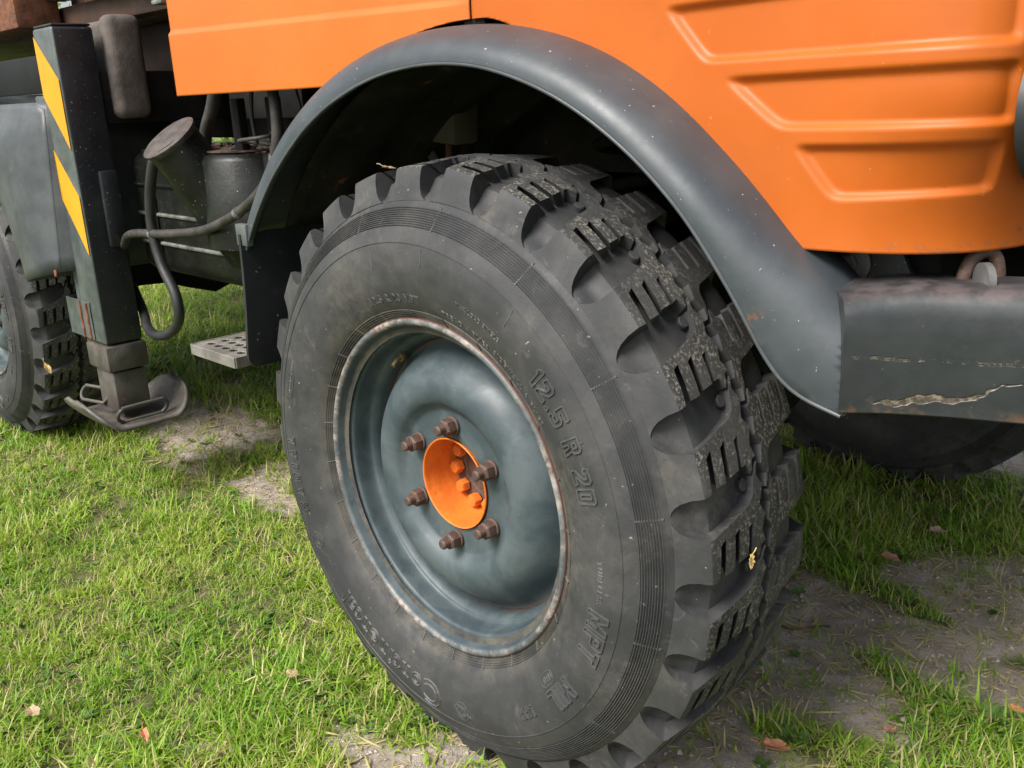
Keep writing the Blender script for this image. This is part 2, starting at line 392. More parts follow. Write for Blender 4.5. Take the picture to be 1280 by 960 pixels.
nb = gm.bump(gm.noise(38, 9, .78, dist=.6), 1.0, .016); nb = gm.bump(gm.noise(190, 4, .7), .8, .003, nb)
gm.out(gc, .92, nb, spec=.25)
me.materials.append(gm.m)
ground = link(bpy.data.objects.new('ground', me)); ground['kind'] = 'structure'

# ------------------------------------------------------------------ truck
truck = thing('off_road_truck', 'orange cab truck with dark grey fenders, chunky tyres and striped outrigger leg on grass', 'truck')

# ---- wheel, axle at its own origin, outer face towards -y
FL = 28; RB = .525
def tyre_side():
    P = spline([(.262, .016), (.276, .012), (.2875, .007)], 3)[:-1]
    # bead ribs
    y_of = lambda r: np.interp(r, SR, SY)
    r = .2875
    for k in range(5):
        r0_ = .2885+k*.0032
        P += [(r0_, y_of(r0_)), (r0_+.0008, y_of(r0_)-.0010), (r0_+.0016, y_of(r0_)-.0010), (r0_+.0024, y_of(r0_))]
    for r in np.arange(.308, .409, .007): P.append((r, y_of(r)))
    P += [(.4105, y_of(.4105)), (.4112, y_of(.411)-.0011), (.4122, y_of(.412)-.0011), (.4129, y_of(.413))]
    for r in (.418, .424, .430): P.append((r, y_of(r)))
    P += [(.4340, y_of(.434)), (.4344, y_of(.4344)+.0014)]
    for k in range(9):
        r0_ = .4352+k*.0031
        P += [(r0_, y_of(r0_)+.0014), (r0_+.0007, y_of(r0_)-.0002), (r0_+.0017, y_of(r0_)-.0002), (r0_+.0024, y_of(r0_)+.0014)]
    P += [(.4640, y_of(.464)+.0008), (.4700, .0090), (.4712, .0105)]
    return P
SR = [.262, .285, .300, .320, .345, .370, .395, .415, .435, .452, .464, .471]
SY = [.016, .006, -.006, -.017, -.0255, -.029, -.0285, -.0245, -.0165, -.0070, .0020, .0090]
YC = .140; VC = .116                                        # tread centre
BV = [(-.055, .471, .0095), (-.048, .4745, .0165), (-.040, .4770, .0250), (-.028, .4815, .0335), (-.016, .4885, .0405), (-.006, .4960, .0460), (.0, .4995, .0490), (.010, .5020, .0570), (.030, .5040, .0760), (.116, .5070, .140)]
TV = [(-.055, .471, .0085), (-.050, .4755, .0100), (-.006, .5135, .0215), (.0, .5185, .0240), (.006, .5205, .0300), (.116, .5290, .140)]
def surf(v, h, tbl_b=np.array(BV), tbl_t=np.array(TV)):
    rb, yb = np.interp(v, tbl_b[:, 0], tbl_b[:, 1]), np.interp(v, tbl_b[:, 0], tbl_b[:, 2])
    rt_, yt = np.interp(v, tbl_t[:, 0], tbl_t[:, 1]), np.interp(v, tbl_t[:, 0], tbl_t[:, 2])
    return rb+(rt_-rb)*h, yb+(yt-yb)*h
PITCH = 2*PI/FL*RB
def lug_poly(rr):
    j = lambda a=.0012: rr.uniform(-a, a)
    P = []; P += [(-.055, -.0190), (-.0520, -.0120), (-.046, -.0060), (-.036, -.0005), (-.020, .0035), (.0, .0045)]
    D = .047
    for v0, dep, wd in ((.014, .050, .0092), (.0440, .048, .0088), (.0735, .042, .0070)):
        k = .0045
        P += [(v0-.001, .0035+j()), (v0+k*.4, dep*.55), (v0-.0015+k, dep+j()), (v0+wd+k, dep+.003+j()), (v0+wd+k*.5, dep*.55-.004), (v0+wd, .0045+j())]
    P += [(.088, .004), (.094, -.012), (.0985, -.0075), (.1015, .004), (.110, .006), (.1040, .022), (.1125, .043), (.1030, .061), (.1125, .082), (.1040, .100), (.1100, PITCH-.0025)]
    P += [(.103, PITCH-.008), (.0995, PITCH-.015), (.0965, PITCH-.0200), (.0945, .088), (.0905, .078)]
    P += [(.080, .0705), (.060, .0695+j()), (.040, .0680+j()), (.020, .0665+j()), (0, .0650), (-.020, .0665), (-.036, .0705), (-.046, .0765), (-.0520, .0825), (-.055, .0885)]
    return [(v*1.0, u+.22*max(v, 0)) for v, u in P]
def build_lug_mesh(rr, peg=True):
    poly = lug_poly(rr)
    bm = bmesh.new()
    # orient CCW in (u, v)
    vs = [bm.verts.new((u, v, 1)) for v, u in poly]
    f = bm.faces.new(vs); f.normal_update()
    if f.normal.z < 0: f.normal_flip()
    rim_e = list(f.edges)
    # side walls with draft
    n = len(poly)
    area = sum(poly[i][1]*poly[(i+1) % n][0]-poly[(i+1) % n][1]*poly[i][0] for i in range(n))
    sg = 1 if area > 0 else -1
    lows = []
    for i in range(n):
        a = Vector((poly[i-1][1], poly[i-1][0])); b = Vector((poly[i][1], poly[i][0])); c = Vector((poly[(i+1) % n][1], poly[(i+1) % n][0]))
        d1 = (b-a).normalized(); d2 = (c-b).normalized()
        nn = Vector((d1.y+d2.y, -d1.x-d2.x))*sg
        nn = nn.normalized() if nn.length > 1e-6 else Vector((d1.y, -d1.x))*sg
        q = b+nn*.0011
        if poly[i][0] <= -.0549: q = Vector((b.x, b.y))
        lows.append(bm.verts.new((q.x, q.y, -.12)))
    for i in range(n):
        k = (i+1) % n
        try: bm.faces.new((vs[i], lows[i], lows[k], vs[k]))
        except ValueError: pass
    bmesh.ops.recalc_face_normals(bm, faces=bm.faces)
    for v0 in (-.050, -.040, -.030, -.018, -.006, .0, .006, .03, .06, .09):
        bmesh.ops.bisect_plane(bm, geom=bm.verts[:]+bm.edges[:]+bm.faces[:], plane_co=(0, v0, 0), plane_no=(0, 1, 0))
    for u_ in (.0, .02, .04, .06, .08, .10):
        bmesh.ops.bisect_plane(bm, geom=bm.verts[:]+bm.edges[:]+bm.faces[:], plane_co=(u_, 0, 0), plane_no=(1, 0, 0))
    bmesh.ops.triangulate(bm, faces=[f for f in bm.faces if len(f.verts) > 4])
    V = np.array([v.co[:] for v in bm.verts]); F = [[v.index for v in f.verts] for f in bm.faces]
    bm.verts.index_update(); F = [[v.index for v in f.verts] for f in bm.faces]
    top = [1 if (abs(f.normal.z) > .5 and f.calc_center_median().z > .5 and f.calc_center_median().y > -.001) else 0 for f in bm.faces]
    bm.free()
    return V, F, top
def peg_geo():
    V = []; F = []; c = (.0945+.22*.088-.002, .0860)
    for (rad, h) in ((.0100, -.1), (.0092, .42), (.0078, .50)):
        for k in range(14): V.append((c[0]+rad*math.cos(2*PI*k/14), c[1]+rad*math.sin(2*PI*k/14), h))
    for q in range(2):
        for k in range(14): F.append([q*14+k, q*14+(k+1) % 14, q*14+14+(k+1) % 14, q*14+14+k])
    F.append([28+k for k in range(14)])
    return np.array(V), F, [0]*len(F)
def tyre_mesh():
    side = tyre_side()
    prof = list(side)
    for v in (-.048, -.040, -.034, -.028, -.022, -.016, -.011, -.006, 0, .005, .010, .02, .03, .06, .09, .116):
        r, y = surf(v, 0); prof.append((float(r), float(y)))
    mir = [(r+(.009 if .49 < r < .515 and y > .045 else 0), 2*YC-y) for r, y in reversed(prof[:-1])]
    prof = prof+mir
    V, F = lathe_geo(prof, 224); V = [V]; F = list(F); mi = [0]*len(F); off = len(V[0])
    rr = random.Random(4)
    lugs = [build_lug_mesh(rr) for _ in range(4)]; pg = peg_geo()
    for half in (0, 1):
        for i in range(FL):
            for (LV, LF, top) in (lugs[rr.randrange(4)], pg):
                u, v, h = LV[:, 0], LV[:, 1], LV[:, 2]
                r, y = surf(v, h)
                r = r + rr.uniform(-.0006, .0006)*(h > .9)
                if half == 0: th = math.radians(13.2)+i*2*PI/FL+u/RB; flip = False
                else: th = math.radians(13.2)+(i+.5)*2*PI/FL-(u-.116*.22*1.9)/RB+.03; y = 2*YC-y; flip = False
                P = np.stack([r*np.cos(th), y, r*np.sin(th)], -1)
                V.append(P); F += [[a+off for a in f] for f in LF]; mi += top; off += len(P)
    V = np.concatenate(V)
    bm = bmesh.new(); me = bpy.data.meshes.new('tyre')
    me.from_pydata(V.tolist(), [], F); me.materials.append(MT['rubber']); me.materials.append(MT['tread'])
    me.polygons.foreach_set('material_index', mi)
    bm.from_mesh(me); bmesh.ops.recalc_face_normals(bm, faces=bm.faces); bm.to_mesh(me); bm.free()
    shade(me, 32); return me
TYRE = tyre_mesh()

# raised moulded lettering on the sidewall
def side_y(r): return np.interp(r, SR, SY)
GLY = {'1': ([[(0, 7), (0, 8.4), (1.8, 10), (3, 10), (3, 0), (1, 0), (1, 7.7)]], 3),
 '2': ([[(0, 7), (0, 9), (1, 10), (5, 10), (6, 9), (6, 6), (5.4, 5), (2.5, 2), (6, 2), (6, 0), (0, 0), (0, 2), (4, 6.2), (4, 8), (2, 8), (2, 7)]], 6),
 '5': ([[(0, 10), (6, 10), (6, 8), (2, 8), (2, 6.3), (5, 6.3), (6, 5.3), (6, 1), (5, 0), (1, 0), (0, 1), (0, 2.6), (2, 2.6), (2, 2), (4, 2), (4, 4.4), (0, 4.4)]], 6),
 '0': ([[(1, 0), (0, 1), (0, 9), (1, 10), (5, 10), (6, 9), (6, 1), (5, 0)], [(2.1, 2), (2.1, 8), (3.9, 8), (3.9, 2)]], 6),
 'R': ([[(0, 0), (0, 10), (5, 10), (6, 9), (6, 6), (5, 5), (6.2, 0), (4.2, 0), (3.2, 4.2), (2, 4.2), (2, 0)], [(2, 6), (2, 8.2), (4, 8.2), (4, 6)]], 6),
 'M': ([[(0, 0), (0, 10), (2, 10), (4, 5.5), (6, 10), (8, 10), (8, 0), (6.1, 0), (6.1, 5.6), (4.6, 2.4), (3.4, 2.4), (1.9, 5.6), (1.9, 0)]], 8),
 'P': ([[(0, 0), (0, 10), (5, 10), (6, 9), (6, 5.2), (5, 4.2), (2, 4.2), (2, 0)], [(2, 6), (2, 8.2), (4, 8.2), (4, 6)]], 6),
 'T': ([[(0, 10), (6, 10), (6, 8), (4, 8), (4, 0), (2, 0), (2, 8), (0, 8)]], 6), 'I': ([[(0, 0), (0, 10), (2, 10), (2, 0)]], 2),
 'L': ([[(0, 0), (0, 10), (2, 10), (2, 2), (5.4, 2), (5.4, 0)]], 5.4), '.': ([[(0, 0), (0, 1.6), (1.6, 1.6), (1.6, 0)]], 1.6),
 'D': ([[(0, 0), (0, 10), (4.6, 10), (6, 8.6), (6, 1.4), (4.6, 0)], [(2, 2), (2, 8), (4, 8), (4, 2)]], 6),
 'A': ([[(0, 0), (2, 10), (4, 10), (6, 0), (4.2, 0), (3.8, 2.4), (2.2, 2.4), (1.8, 0)], [(2.5, 4.2), (3.5, 4.2), (3, 7.4)]], 6)}
def letter_mesh(items, marks=True):
    V = []; F = []; off = 0
    for txt, r_mid, hgt, a_start, spacing, th, fill in items:
        if fill == 'B': continue
        cu = bpy.data.curves.new('t', 'FONT'); cu.body = txt; cu.size = hgt*1.38; cu.space_character = spacing
        cu.resolution_u = 3; cu.offset = hgt*.028
        if fill: cu.extrude = .0006
        else: cu.fill_mode = 'NONE'; cu.bevel_depth = th; cu.bevel_resolution = 0
        ob = bpy.data.objects.new('t', cu); COL.objects.link(ob)
        me = bpy.data.meshes.new_from_object(ob.evaluated_get(bpy.context.evaluated_depsgraph_get()))
        P = np.array([v.co[:] for v in me.vertices]); f = [[a+off for a in p.vertices] for p in me.polygons]
        COL.objects.unlink(ob); bpy.data.objects.remove(ob); bpy.data.curves.remove(cu); bpy.data.meshes.remove(me)
        if not len(P): continue
        r = r_mid-hgt/2+P[:, 1]; th_ = math.radians(a_start)-P[:, 0]/r_mid
        y = side_y(r)-P[:, 2]-.0002
        V.append(np.stack([r*np.cos(th_), y, r*np.sin(th_)], -1)); F += f; off += len(P)
    # small helpers: rings, bars along the sidewall
    def strip(pl, w, hh=.0009):
        nonlocal off
        for (a, b) in zip(pl[:-1], pl[1:]):
            n = 2; pts = []
            for t in (0, 1):
                ang = math.radians(a[0]+(b[0]-a[0])*t); rad = a[1]+(b[1]-a[1])*t; pts.append(np.array([rad*math.cos(ang), rad*math.sin(ang)]))
            d = pts[1]-pts[0]; L = np.linalg.norm(d)
            if L < 1e-6: continue
            nrm = np.array([-d[1], d[0]])/L*w/2
            q = []
            for p, s in ((pts[0], 1), (pts[1], 1), (pts[1], -1), (pts[0], -1)):
                c = p+nrm*s; r = np.hypot(*c); q.append((c[0], side_y(r)-hh, c[1]))
            for p, s in ((pts[0], 1), (pts[1], 1), (pts[1], -1), (pts[0], -1)):
                c = p+nrm*s*1.5; r = np.hypot(*c); q.append((c[0], side_y(r)+.001, c[1]))
            V.append(np.array(q)); F.extend([[off, off+1, off+2, off+3], [off, off+4, off+5, off+1], [off+1, off+5, off+6, off+2], [off+2, off+6, off+7, off+3], [off+3, off+7, off+4, off]]); off += 8
    def circ(a, r, rad, w, sx=1., hh=.0009, n=24):
        c = np.array([r*math.cos(math.radians(a)), r*math.sin(math.radians(a))]); er = c/r; et = np.array([-er[1], er[0]])
        pl = []
        for k in range(n+1):
            t = 2*PI*k/n; p = c+er*rad*math.cos(t)+et*rad*sx*math.sin(t); pl.append((math.degrees(math.atan2(p[1], p[0])), np.hypot(*p)))
        for p, q in zip(pl[:-1], pl[1:]):
            if abs(p[0]-q[0]) < 90: strip([p, q], w, hh)
    for txt, r_mid, hgt, a0, sp, w_, fill in items:
        if fill != 'B': continue
        x0_ = 0; uu = hgt/10
        for ch in txt:
            if ch == ' ': x0_ += 4.2*uu*sp; continue
            ps, wid = GLY[ch]
            for pg_ in ps:
                q = [(math.degrees(math.radians(a0)-(x0_+px_*uu)/r_mid), r_mid-hgt/2+py_*uu) for px_, py_ in pg_+[pg_[0]]]
                strip(q, w_*1.25, .0021)
            x0_ += (wid+2.0*sp)*uu
    if not marks: return np.concatenate(V), F
    # emblem of a prancing shape in a ring, plain ring emblem
    circ(-80, .382, .0165, .0012); circ(-80.3, .383, .0100, .0022); strip([(-83, .375), (-81, .392), (-78.5, .385), (-77, .391)], .003); strip([(-82, .372), (-79, .377), (-77.5, .370)], .0025)
    circ(-150.7, .381, .0165, .0012); circ(-150.7, .381, .0085, .0014); strip([(-152, .372), (-150.4, .384), (-149, .378)], .0025)
    def pill(a, r, L, hgt):
        pl = []; da = math.degrees(L/2/r); rr_ = hgt/2; db = math.degrees(rr_/r)
        for k in range(9): t = PI/2-PI*k/8; pl.append((a-da+db-db*math.cos(t), r+rr_*math.sin(t)))
        for k in range(9): t = -PI/2+PI*k/8; pl.append((a+da-db+db*math.cos(t), r+rr_*math.sin(t)))
        pl.append(pl[0]); strip(pl, .0013)
    pill(161.8, .386, .052, .015); pill(-40, .346, .036, .019)
    # short wear marks
    for a, r0_, r1_ in ((102.5, .373, .407), (84.5, .380, .406), (56.2, .378, .406), (27, .383, .392), (-5, .385, .392), (-60, .385, .404), (-118, .39, .405)):
        strip([(a, r0_), (a, r1_)], .0016, .0012)
    for a in range(0, 360, 15): strip([(a+4, .2885), (a+4.5, .3035)], .0016, .0019)
    for a in range(0, 360, 24): strip([(a+11, .4335), (a+11, .4655)], .0022, .0012)
    return np.concatenate(V), F
BIGT = [('12.5 R 20', .3685, .034, 44.0, 1.05, .0016, 'B'), ('MPT', .378, .037, -10.5, .80, .0016, 'B'), ('MIL', .378, .033, -33.5, .75, .0016, 'B'),
    ('C', .382, .048, -88.5, 1.0, .0019, False), ('ontinental', .379, .035, -96.5, 1.22, .0018, False), ('RADIAL', .388, .026, -160.0, 2.6, .0014, 'B')]
FINET = [('LPR', .374, .017, -50.5, .9, .0011, 'B'), ('M+S', .346, .010, -37.3, 1.1, .0006, False), ('TUBELESS', .376, .0085, 2.0, 1.4, .0006, False),
    ('MADE IN GERMANY', .389, .006, 164.8, 1.0, .0005, False),
    ('12.5 R 20 MPT', .325, .012, 110.0, 1.3, .0008, False), ('TREAD 4 PLIES', .318, .008, 78, 1.5, .0007, False), ('SIDEWALL 2 PLIES', .322, .0075, 57, 1.6, .0007, False), ('MAX LOAD SINGLE', .350, .0065, 72, 1.3, .0006, False)]
def lmesh(name, VF):
    me = bpy.data.meshes.new(name); me.from_pydata(VF[0].tolist(), [], VF[1]); me.materials.append(MT['letter']); return me
# measure each character's advance so that every big character is a mesh of its own
def split_chars(item):
    txt, r_mid, hgt, a0, sp, th, fill = item; out = []
    def width(t):
        cu = bpy.data.curves.new('t', 'FONT'); cu.body = t; cu.size = hgt*1.38; cu.space_character = sp
        ob = bpy.data.objects.new('t', cu); COL.objects.link(ob); bpy.context.view_layer.update(); me = bpy.data.meshes.new_from_object(ob.evaluated_get(bpy.context.evaluated_depsgraph_get()))
        w = max([v.co.x for v in me.vertices] or [0]); COL.objects.unlink(ob); bpy.data.objects.remove(ob); bpy.data.curves.remove(cu); bpy.data.meshes.remove(me); return w
    if fill == 'B':
        x = 0
        for ch in txt:
            if ch == ' ': x += 4.2*hgt/10*sp; continue
            out.append(lmesh('raised_letter', letter_mesh([(ch, r_mid, hgt, a0-math.degrees(x/r_mid), sp, th, 'B')], False))); x += (GLY[ch][1]+2.0*sp)*hgt/10
        return out
    for k, ch in enumerate(txt):
        if ch == ' ': continue
        x = width(txt[:k+1])-width(ch)
        out.append(lmesh('raised_letter', letter_mesh([(ch, r_mid, hgt, a0-math.degrees(x/r_mid), sp, th, fill)], False)))
    return out
CHARS = [m_ for it in BIGT for m_ in split_chars(it)]
FINE = lmesh('fine_moulding', letter_mesh(FINET))
ALLT = lmesh('sidewall_moulding', letter_mesh(BIGT+FINET))

# rim
fl_p = spline([(.2875, .012), (.2890, .004), (.2865, -.0015), (.2815, -.0030), (.2768, .0005), (.2740, .0075), (.2715, .0140)], 5)
br_p = spline([(.2715, .0140), (.2670, .0200), (.2610, .0230), (.2585, .0290), (.2570, .0480), (.2540, .0570), (.2490, .0600), (.2440, .0680), (.2415, .0780), (.2400, .0880)], 4)
ds_p = spline([(.2400, .0870), (.2345, .0850), (.2275, .0790), (.2200, .0680), (.2100, .0530), (.1970, .0390), (.1820, .0300), (.1670, .0262), (.1540, .0265), (.1430, .0305), (.1350, .0375), (.1280, .0430), (.1220, .0445), (.1050, .0446), (.0800, .0440)], 5)
def prof_mesh(name, prof, seg, mat, angle=50):
    V, F = lathe_geo(prof, seg); me = bpy.data.meshes.new(name); me.from_pydata(V.tolist(), [], F); me.materials.append(mat)
    bm = bmesh.new(); bm.from_mesh(me); bmesh.ops.recalc_face_normals(bm, faces=bm.faces); bm.to_mesh(me); bm.free(); shade(me, angle); return me
back_p = [(.2400, .0880), (.2400, .1500), (.2400, .2000), (.2600, .2450), (.2700, .2580), (.2880, .2650), (.2880, .2740), (.2600, .2560), (.2350, .2050), (.2350, .1500)]
RIM = prof_mesh('rim', fl_p+br_p[1:]+back_p[1:], 160, MT['rim'])
DISC = prof_mesh('wheel_disc', ds_p+[(.0795, .047), (.0800, .056), (.1200, .056), (.2200, .0900), (.2390, .0950)], 160, MT['rim'])
HUB = prof_mesh('hub', [(.0795, .0400), (.0785, .0385), (.0765, .0395), (.0755, .0440), (.0745, .0750), (.0715, .1000), (.0692, .1050), (.0690, .1090)], 80, MT['hub'])
HUBP = prof_mesh('hub_plate', [(.0700, .1075), (.0560, .1075), (.0440, .1080), (.0420, .1130), (.0, .1130)], 64, MT['nut'])
DRUM = prof_mesh('brake_drum', [(.02, .19), (.215, .19), (.225, .20), (.225, .27), (.20, .28), (.12, .29), (.10, .36), (.07, .40), (.0, .40)], 48, MT['dark'])
def hexbolt(bm, c, r, y0, y1, stud=None, rot=0, washer=0):
    """hexagonal head around axis -y at (x, z)=c from y0 (deep) to y1 (near)"""
    n0 = len(bm.verts)
    def ring(k, rad, y, a0): return [bm.verts.new((c[0]+rad*math.cos(a0+2*PI*i/k), y, c[1]+rad*math.sin(a0+2*PI*i/k))) for i in range(k)]
    def loft(rs, k):
        for a, b in zip(rs[:-1], rs[1:]):
            for i in range(k): bm.faces.new((a[i], a[(i+1) % k], b[(i+1) % k], b[i]))
        bm.faces.new(rs[-1])
    if washer: loft([ring(20, washer, y0, 0), ring(20, washer, y0-.003, 0), ring(20, washer*.9, y0-.004, 0)], 20)
    loft([ring(6, r, y0-.002, rot), ring(6, r, y1+.003, rot), ring(6, r*.84, y1, rot)], 6)
    if stud: loft([ring(14, stud, y1+.001, 0), ring(14, stud, y1-.012, 0), ring(14, stud*.72, y1-.0145, 0)], 14)
def bolt_mesh(name, mat, **kw):
    bm = bmesh.new(); hexbolt(bm, (0, 0), **kw); bmesh.ops.recalc_face_normals(bm, faces=bm.faces)
    me = bpy.data.meshes.new(name); bm.to_mesh(me); bm.free(); me.materials.append(mat); shade(me, 30); return me
NUT = bolt_mesh('wheel_nut', MT['nut'], r=.0150, y0=0, y1=-.022, stud=.0088, washer=.0165)
HBOLT = bolt_mesh('hub_bolt', MT['hub'], r=.0122, y0=0, y1=-.017, washer=.0)
bmv = bmesh.new()
Vt, Ft = tube_geo([(0, 0, 0), (.002, -.010, -.003), (.004, -.022, -.012)], .0042, 12, sub=4)
vt = [bmv.verts.new(v) for v in Vt]; [bmv.faces.new([vt[i] for i in f]) for f in Ft]
Vt, Ft = tube_geo([(0, .004, 0), (0, -.003, -.001)], .0088, 16, sub=1)
vt = [bmv.verts.new(v) for v in Vt]; [bmv.faces.new([vt[i] for i in f]) for f in Ft]
VALVE = bpy.data.meshes.new('valve_stem'); bmv.to_mesh(VALVE); bmv.free(); VALVE.materials.append(MT['brass']); shade(VALVE, 50)

def put(name, me, parent, loc=(0, 0, 0), rot=(0, 0, 0)):
    o = bpy.data.objects.new(name, me); link(o, parent); o.location = loc; o.rotation_euler = rot; return o
def wheel(loc, rz=0, spin=0, hubparts=True, detail=True):
    w = empty('wheel', truck, loc, rz); w.rotation_euler = (0, spin, rz)
    put('tyre', TYRE, w); put('rim', RIM, w); put('wheel_disc', DISC, w); put('hub', HUB, w); put('hub_plate', HUBP, w); put('brake_drum', DRUM, w)
    if detail:
        for m_ in CHARS: put('raised_letter', m_, w)
        put('fine_moulding', FINE, w)['kind'] = 'stuff'
    else: put('sidewall_moulding', ALLT, w)['kind'] = 'stuff'
    for k in range(6):
        a = math.radians(28+60*k)
        put('wheel_nut', NUT, w, (.1025*math.cos(a), .0435, .1025*math.sin(a)), (0, random.uniform(0, 1), 0))
    for k in range(10):
        a = math.radians(2+36*k)
        put('hub_bolt', HBOLT, w, (.0565*math.cos(a), .1070, .0565*math.sin(a)), (0, random.uniform(0, 1), 0))
    put('valve_stem', VALVE, w, (-.1515, .067, .1890))
    return w
wheel((0, 0, 0))
wheel((-2.594, .061, 0), spin=-.35, detail=False)
wheel((0, 1.91, 0), rz=PI, spin=.6, detail=False)
wheel((-2.594, 1.85, 0), rz=PI, spin=1.1, detail=False)

# ---- front fender
LIPT = [(14, .745, .092), (18, .735, .088), (20.3, .705, .085), (21.6, .680, .083), (22.9, .660, .078), (25.7, .641, .069), (29.6, .6354, .062), (34.3, .6397, .054), (40.1, .6462, .046), (46.4, .6556, .038), (54, .6620, .031), (66, .6650, .030), (80, .6655, .030), (94, .6610, .030), (108, .6580, .030), (126, .6585, .030), (136, .662, .030), (147, .668, .030), (152, .670, .030)]
TOPT = [(14, .790), (22, .772), (28, .742), (31.1, .728), (33.2, .7219), (36.3, .7130), (39.3, .7080), (44.2, .7070), (50.7, .7080), (58.2, .7129), (67.7, .7170), (90, .7180), (98, .7200), (105, .722), (120, .726), (135, .730), (152, .728)]
def arch_sheet(sections, thetas, cen=(0, 0)):
    V = []; F = []
    for t in thetas:
        for (y, r) in sections(t):
            a = math.radians(t); V.append((cen[0]+r*math.cos(a), y, cen[1]+r*math.sin(a)))
    m = len(sections(thetas[0])); n = len(thetas)
    for i in range(n-1):
        for k in range(m-1): F.append((i*m+k, i*m+k+1, (i+1)*m+k+1, (i+1)*m+k))
    return V, F
LT = np.array(LIPT); TT = np.array(TOPT)
def lip_r(t): return float(np.interp(t, LT[:, 0], LT[:, 1]))
def top_r(t): return float(np.interp(t, TT[:, 0], TT[:, 1]))
def smooth_r(fn, t): return sum(fn(t+d)*w for d, w in ((-2, 1), (-1, 2), (0, 3), (1, 2), (2, 1)))/9
def lip_y(t): return float(np.interp(t, LT[:, 0], LT[:, 2]))
def fsec(t):
    L = smooth_r(lip_r, t); T = smooth_r(top_r, t); D = T-L
    out = []
    yl = smooth_r(lip_y, t)
    # return flange inside the lip, then bulge up to the cab
    out += [(yl+.016, L+.003), (yl+.008, L+.0004), (yl+.002, L+.0004), (yl-.001, L+.003)]
    for k in range(1, 15):
        q = k/14; ang = q*PI/2
        y = yl-.001+(.128-yl)*(1-math.cos(ang*.98))**1.05; r = L+.003+(D-.003)*math.sin(ang)**.95
        out.append((y, r))
    T2 = out[-1][1]
    out += [(.150, T2+.002), (.185, T2)]
    return out
th = list(np.arange(14, 40, .75))+list(np.arange(40, 150.6, 1.5))
V, F = arch_sheet(fsec, th)
fender = mobj('front_fender', V, F, MT['fender'], truck, angle=50)
bm = bmesh.new(); bm.from_mesh(fender.data); bmesh.ops.bisect_plane(bm, geom=bm.verts[:]+bm.edges[:]+bm.faces[:], plane_co=(.6475, 0, 0), plane_no=(1, 0, 0), clear_outer=True); bm.to_mesh(fender.data); bm.free()
md = fender.modifiers.new('thick', 'SOLIDIFY'); md.thickness = .003; md.offset = -1
lipline = [(smooth_r(lip_r, t), smooth_r(lip_y, t), t) for t in np.arange(20, 150, 1.0)]
tube('rolled_lip', [(r*math.cos(math.radians(t)), y-.0005, r*math.sin(math.radians(t))) for r, y, t in lipline if r*math.cos(math.radians(t)) < .647], .0027, MT['rearf'], fender, 8, sub=2)
# wheel well liner with mud, a pressed rib each way
def lsec(t):
    out = []
    for k in range(20):
        y = .125+k*.034; r = .690+.010*math.sin(k*1.3)*(k > 2)-.02*(k > 12)
        r += .012*float(fbm(np.array(t*.06), np.array(y*6), 1.0, 3)-.5)
        out.append((y, r))
    return out
V, F = arch_sheet(lsec, list(np.arange(33, 150, 3)))
well = mobj('wheel_well', V, F, MT['liner'], truck)
md = well.modifiers.new('thick', 'SOLIDIFY'); md.thickness = .004; md.offset = 1
# inner wall of the well, engine and frame block behind it
box('inner_wing', (-.70, .66, .16), (.80, .69, 1.05), MT['liner'], truck, .006)
0 and box('well_rear_wall', (-.735, .36, .30), (-.715, .66, .62), MT['liner'], truck, .004)
# ---- things to see inside the well
box('spring_bracket', (-.62, .40, .49), (-.40, .47, .68), MT['beam'], truck, .01, Matrix.Rotation(.08, 4, 'Y'))
tube('shock_absorber', [(-.36, .46, .72), (-.385, .46, .60), (-.40, .46, .40)], .018, MT['dark'], truck, sub=3)
tube('rusty_rod', [(-.385, .42, .70), (-.405, .42, .45)], .007, MT['rustbright'], truck, sub=1)
box('stay_bar', (-.012, 0, -.11), (.012, .006, .11), MT['bolt'], truck, .002, Matrix.Translation((-.46, .42, .50)) @ Matrix.Rotation(math.radians(-42), 4, 'Y'))
tube('well_hose', [(.12, .62, .62), (.05, .58, .60), (-.08, .60, .58), (-.2, .62, .62)], .012, MT['dark'], truck)
box('lamp_bracket', (.215, .16, .585), (.235, .19, .597), MT['bolt'], truck, .003, Matrix.Rotation(-.15, 4, 'Y'))
# coil spring
cs = [(-.02+.075*math.cos(t), .56+.075*math.sin(t), .05+.50*t/(2*PI*6)) for t in np.arange(0, 2*PI*6, .4)]
tube('coil_spring', cs, .011, MT['dark'], truck, 8, sub=1)
tube('axle_housing', [(0, .32, 0), (0, .60, .02), (0, .95, .03), (0, 1.30, .02), (0, 1.6, 0)], lambda t: .075+.09*math.exp(-((t-.5)/.10)**2), MT['dark'], truck, 20)
tube('tie_rod', [(-.24, .36, -.05), (-.24, 1.55, -.05)], .018, MT['dark'], truck, sub=1)

# ---- mud flap behind the front wheel
bm = bmesh.new()
pl = [(.022, .375), (.004, .14)] + [(.004+.024*(1-math.cos(a)), .132-.026*math.sin(a)) for a in np.linspace(.3, PI/2, 5)] + [(.20, .106), (.36, .106), (.38, .13), (.38, .375)]
f = bm.faces.new([bm.verts.new((-.572, y, z)) for y, z in pl])
r = bmesh.ops.extrude_face_region(bm, geom=[f]); bmesh.ops.translate(bm, verts=[v for v in r['geom'] if isinstance(v, bmesh.types.BMVert)], vec=(-.008, 0, 0))
for z in (.16, .22, .3): bmesh.ops.bisect_plane(bm, geom=bm.verts[:]+bm.edges[:]+bm.faces[:], plane_co=(0, 0, z), plane_no=(0, 0, 1))
for v in bm.verts: v.co.x += .02*math.sin((v.co.z)*7)-.018
bmesh.ops.recalc_face_normals(bm, faces=bm.faces)
bobj('mud_flap', bm, MT['flap'], truck)
box('flap_clip', (-.600, .024, .352), (-.560, .040, .395), MT['leg_side'], truck, .003)

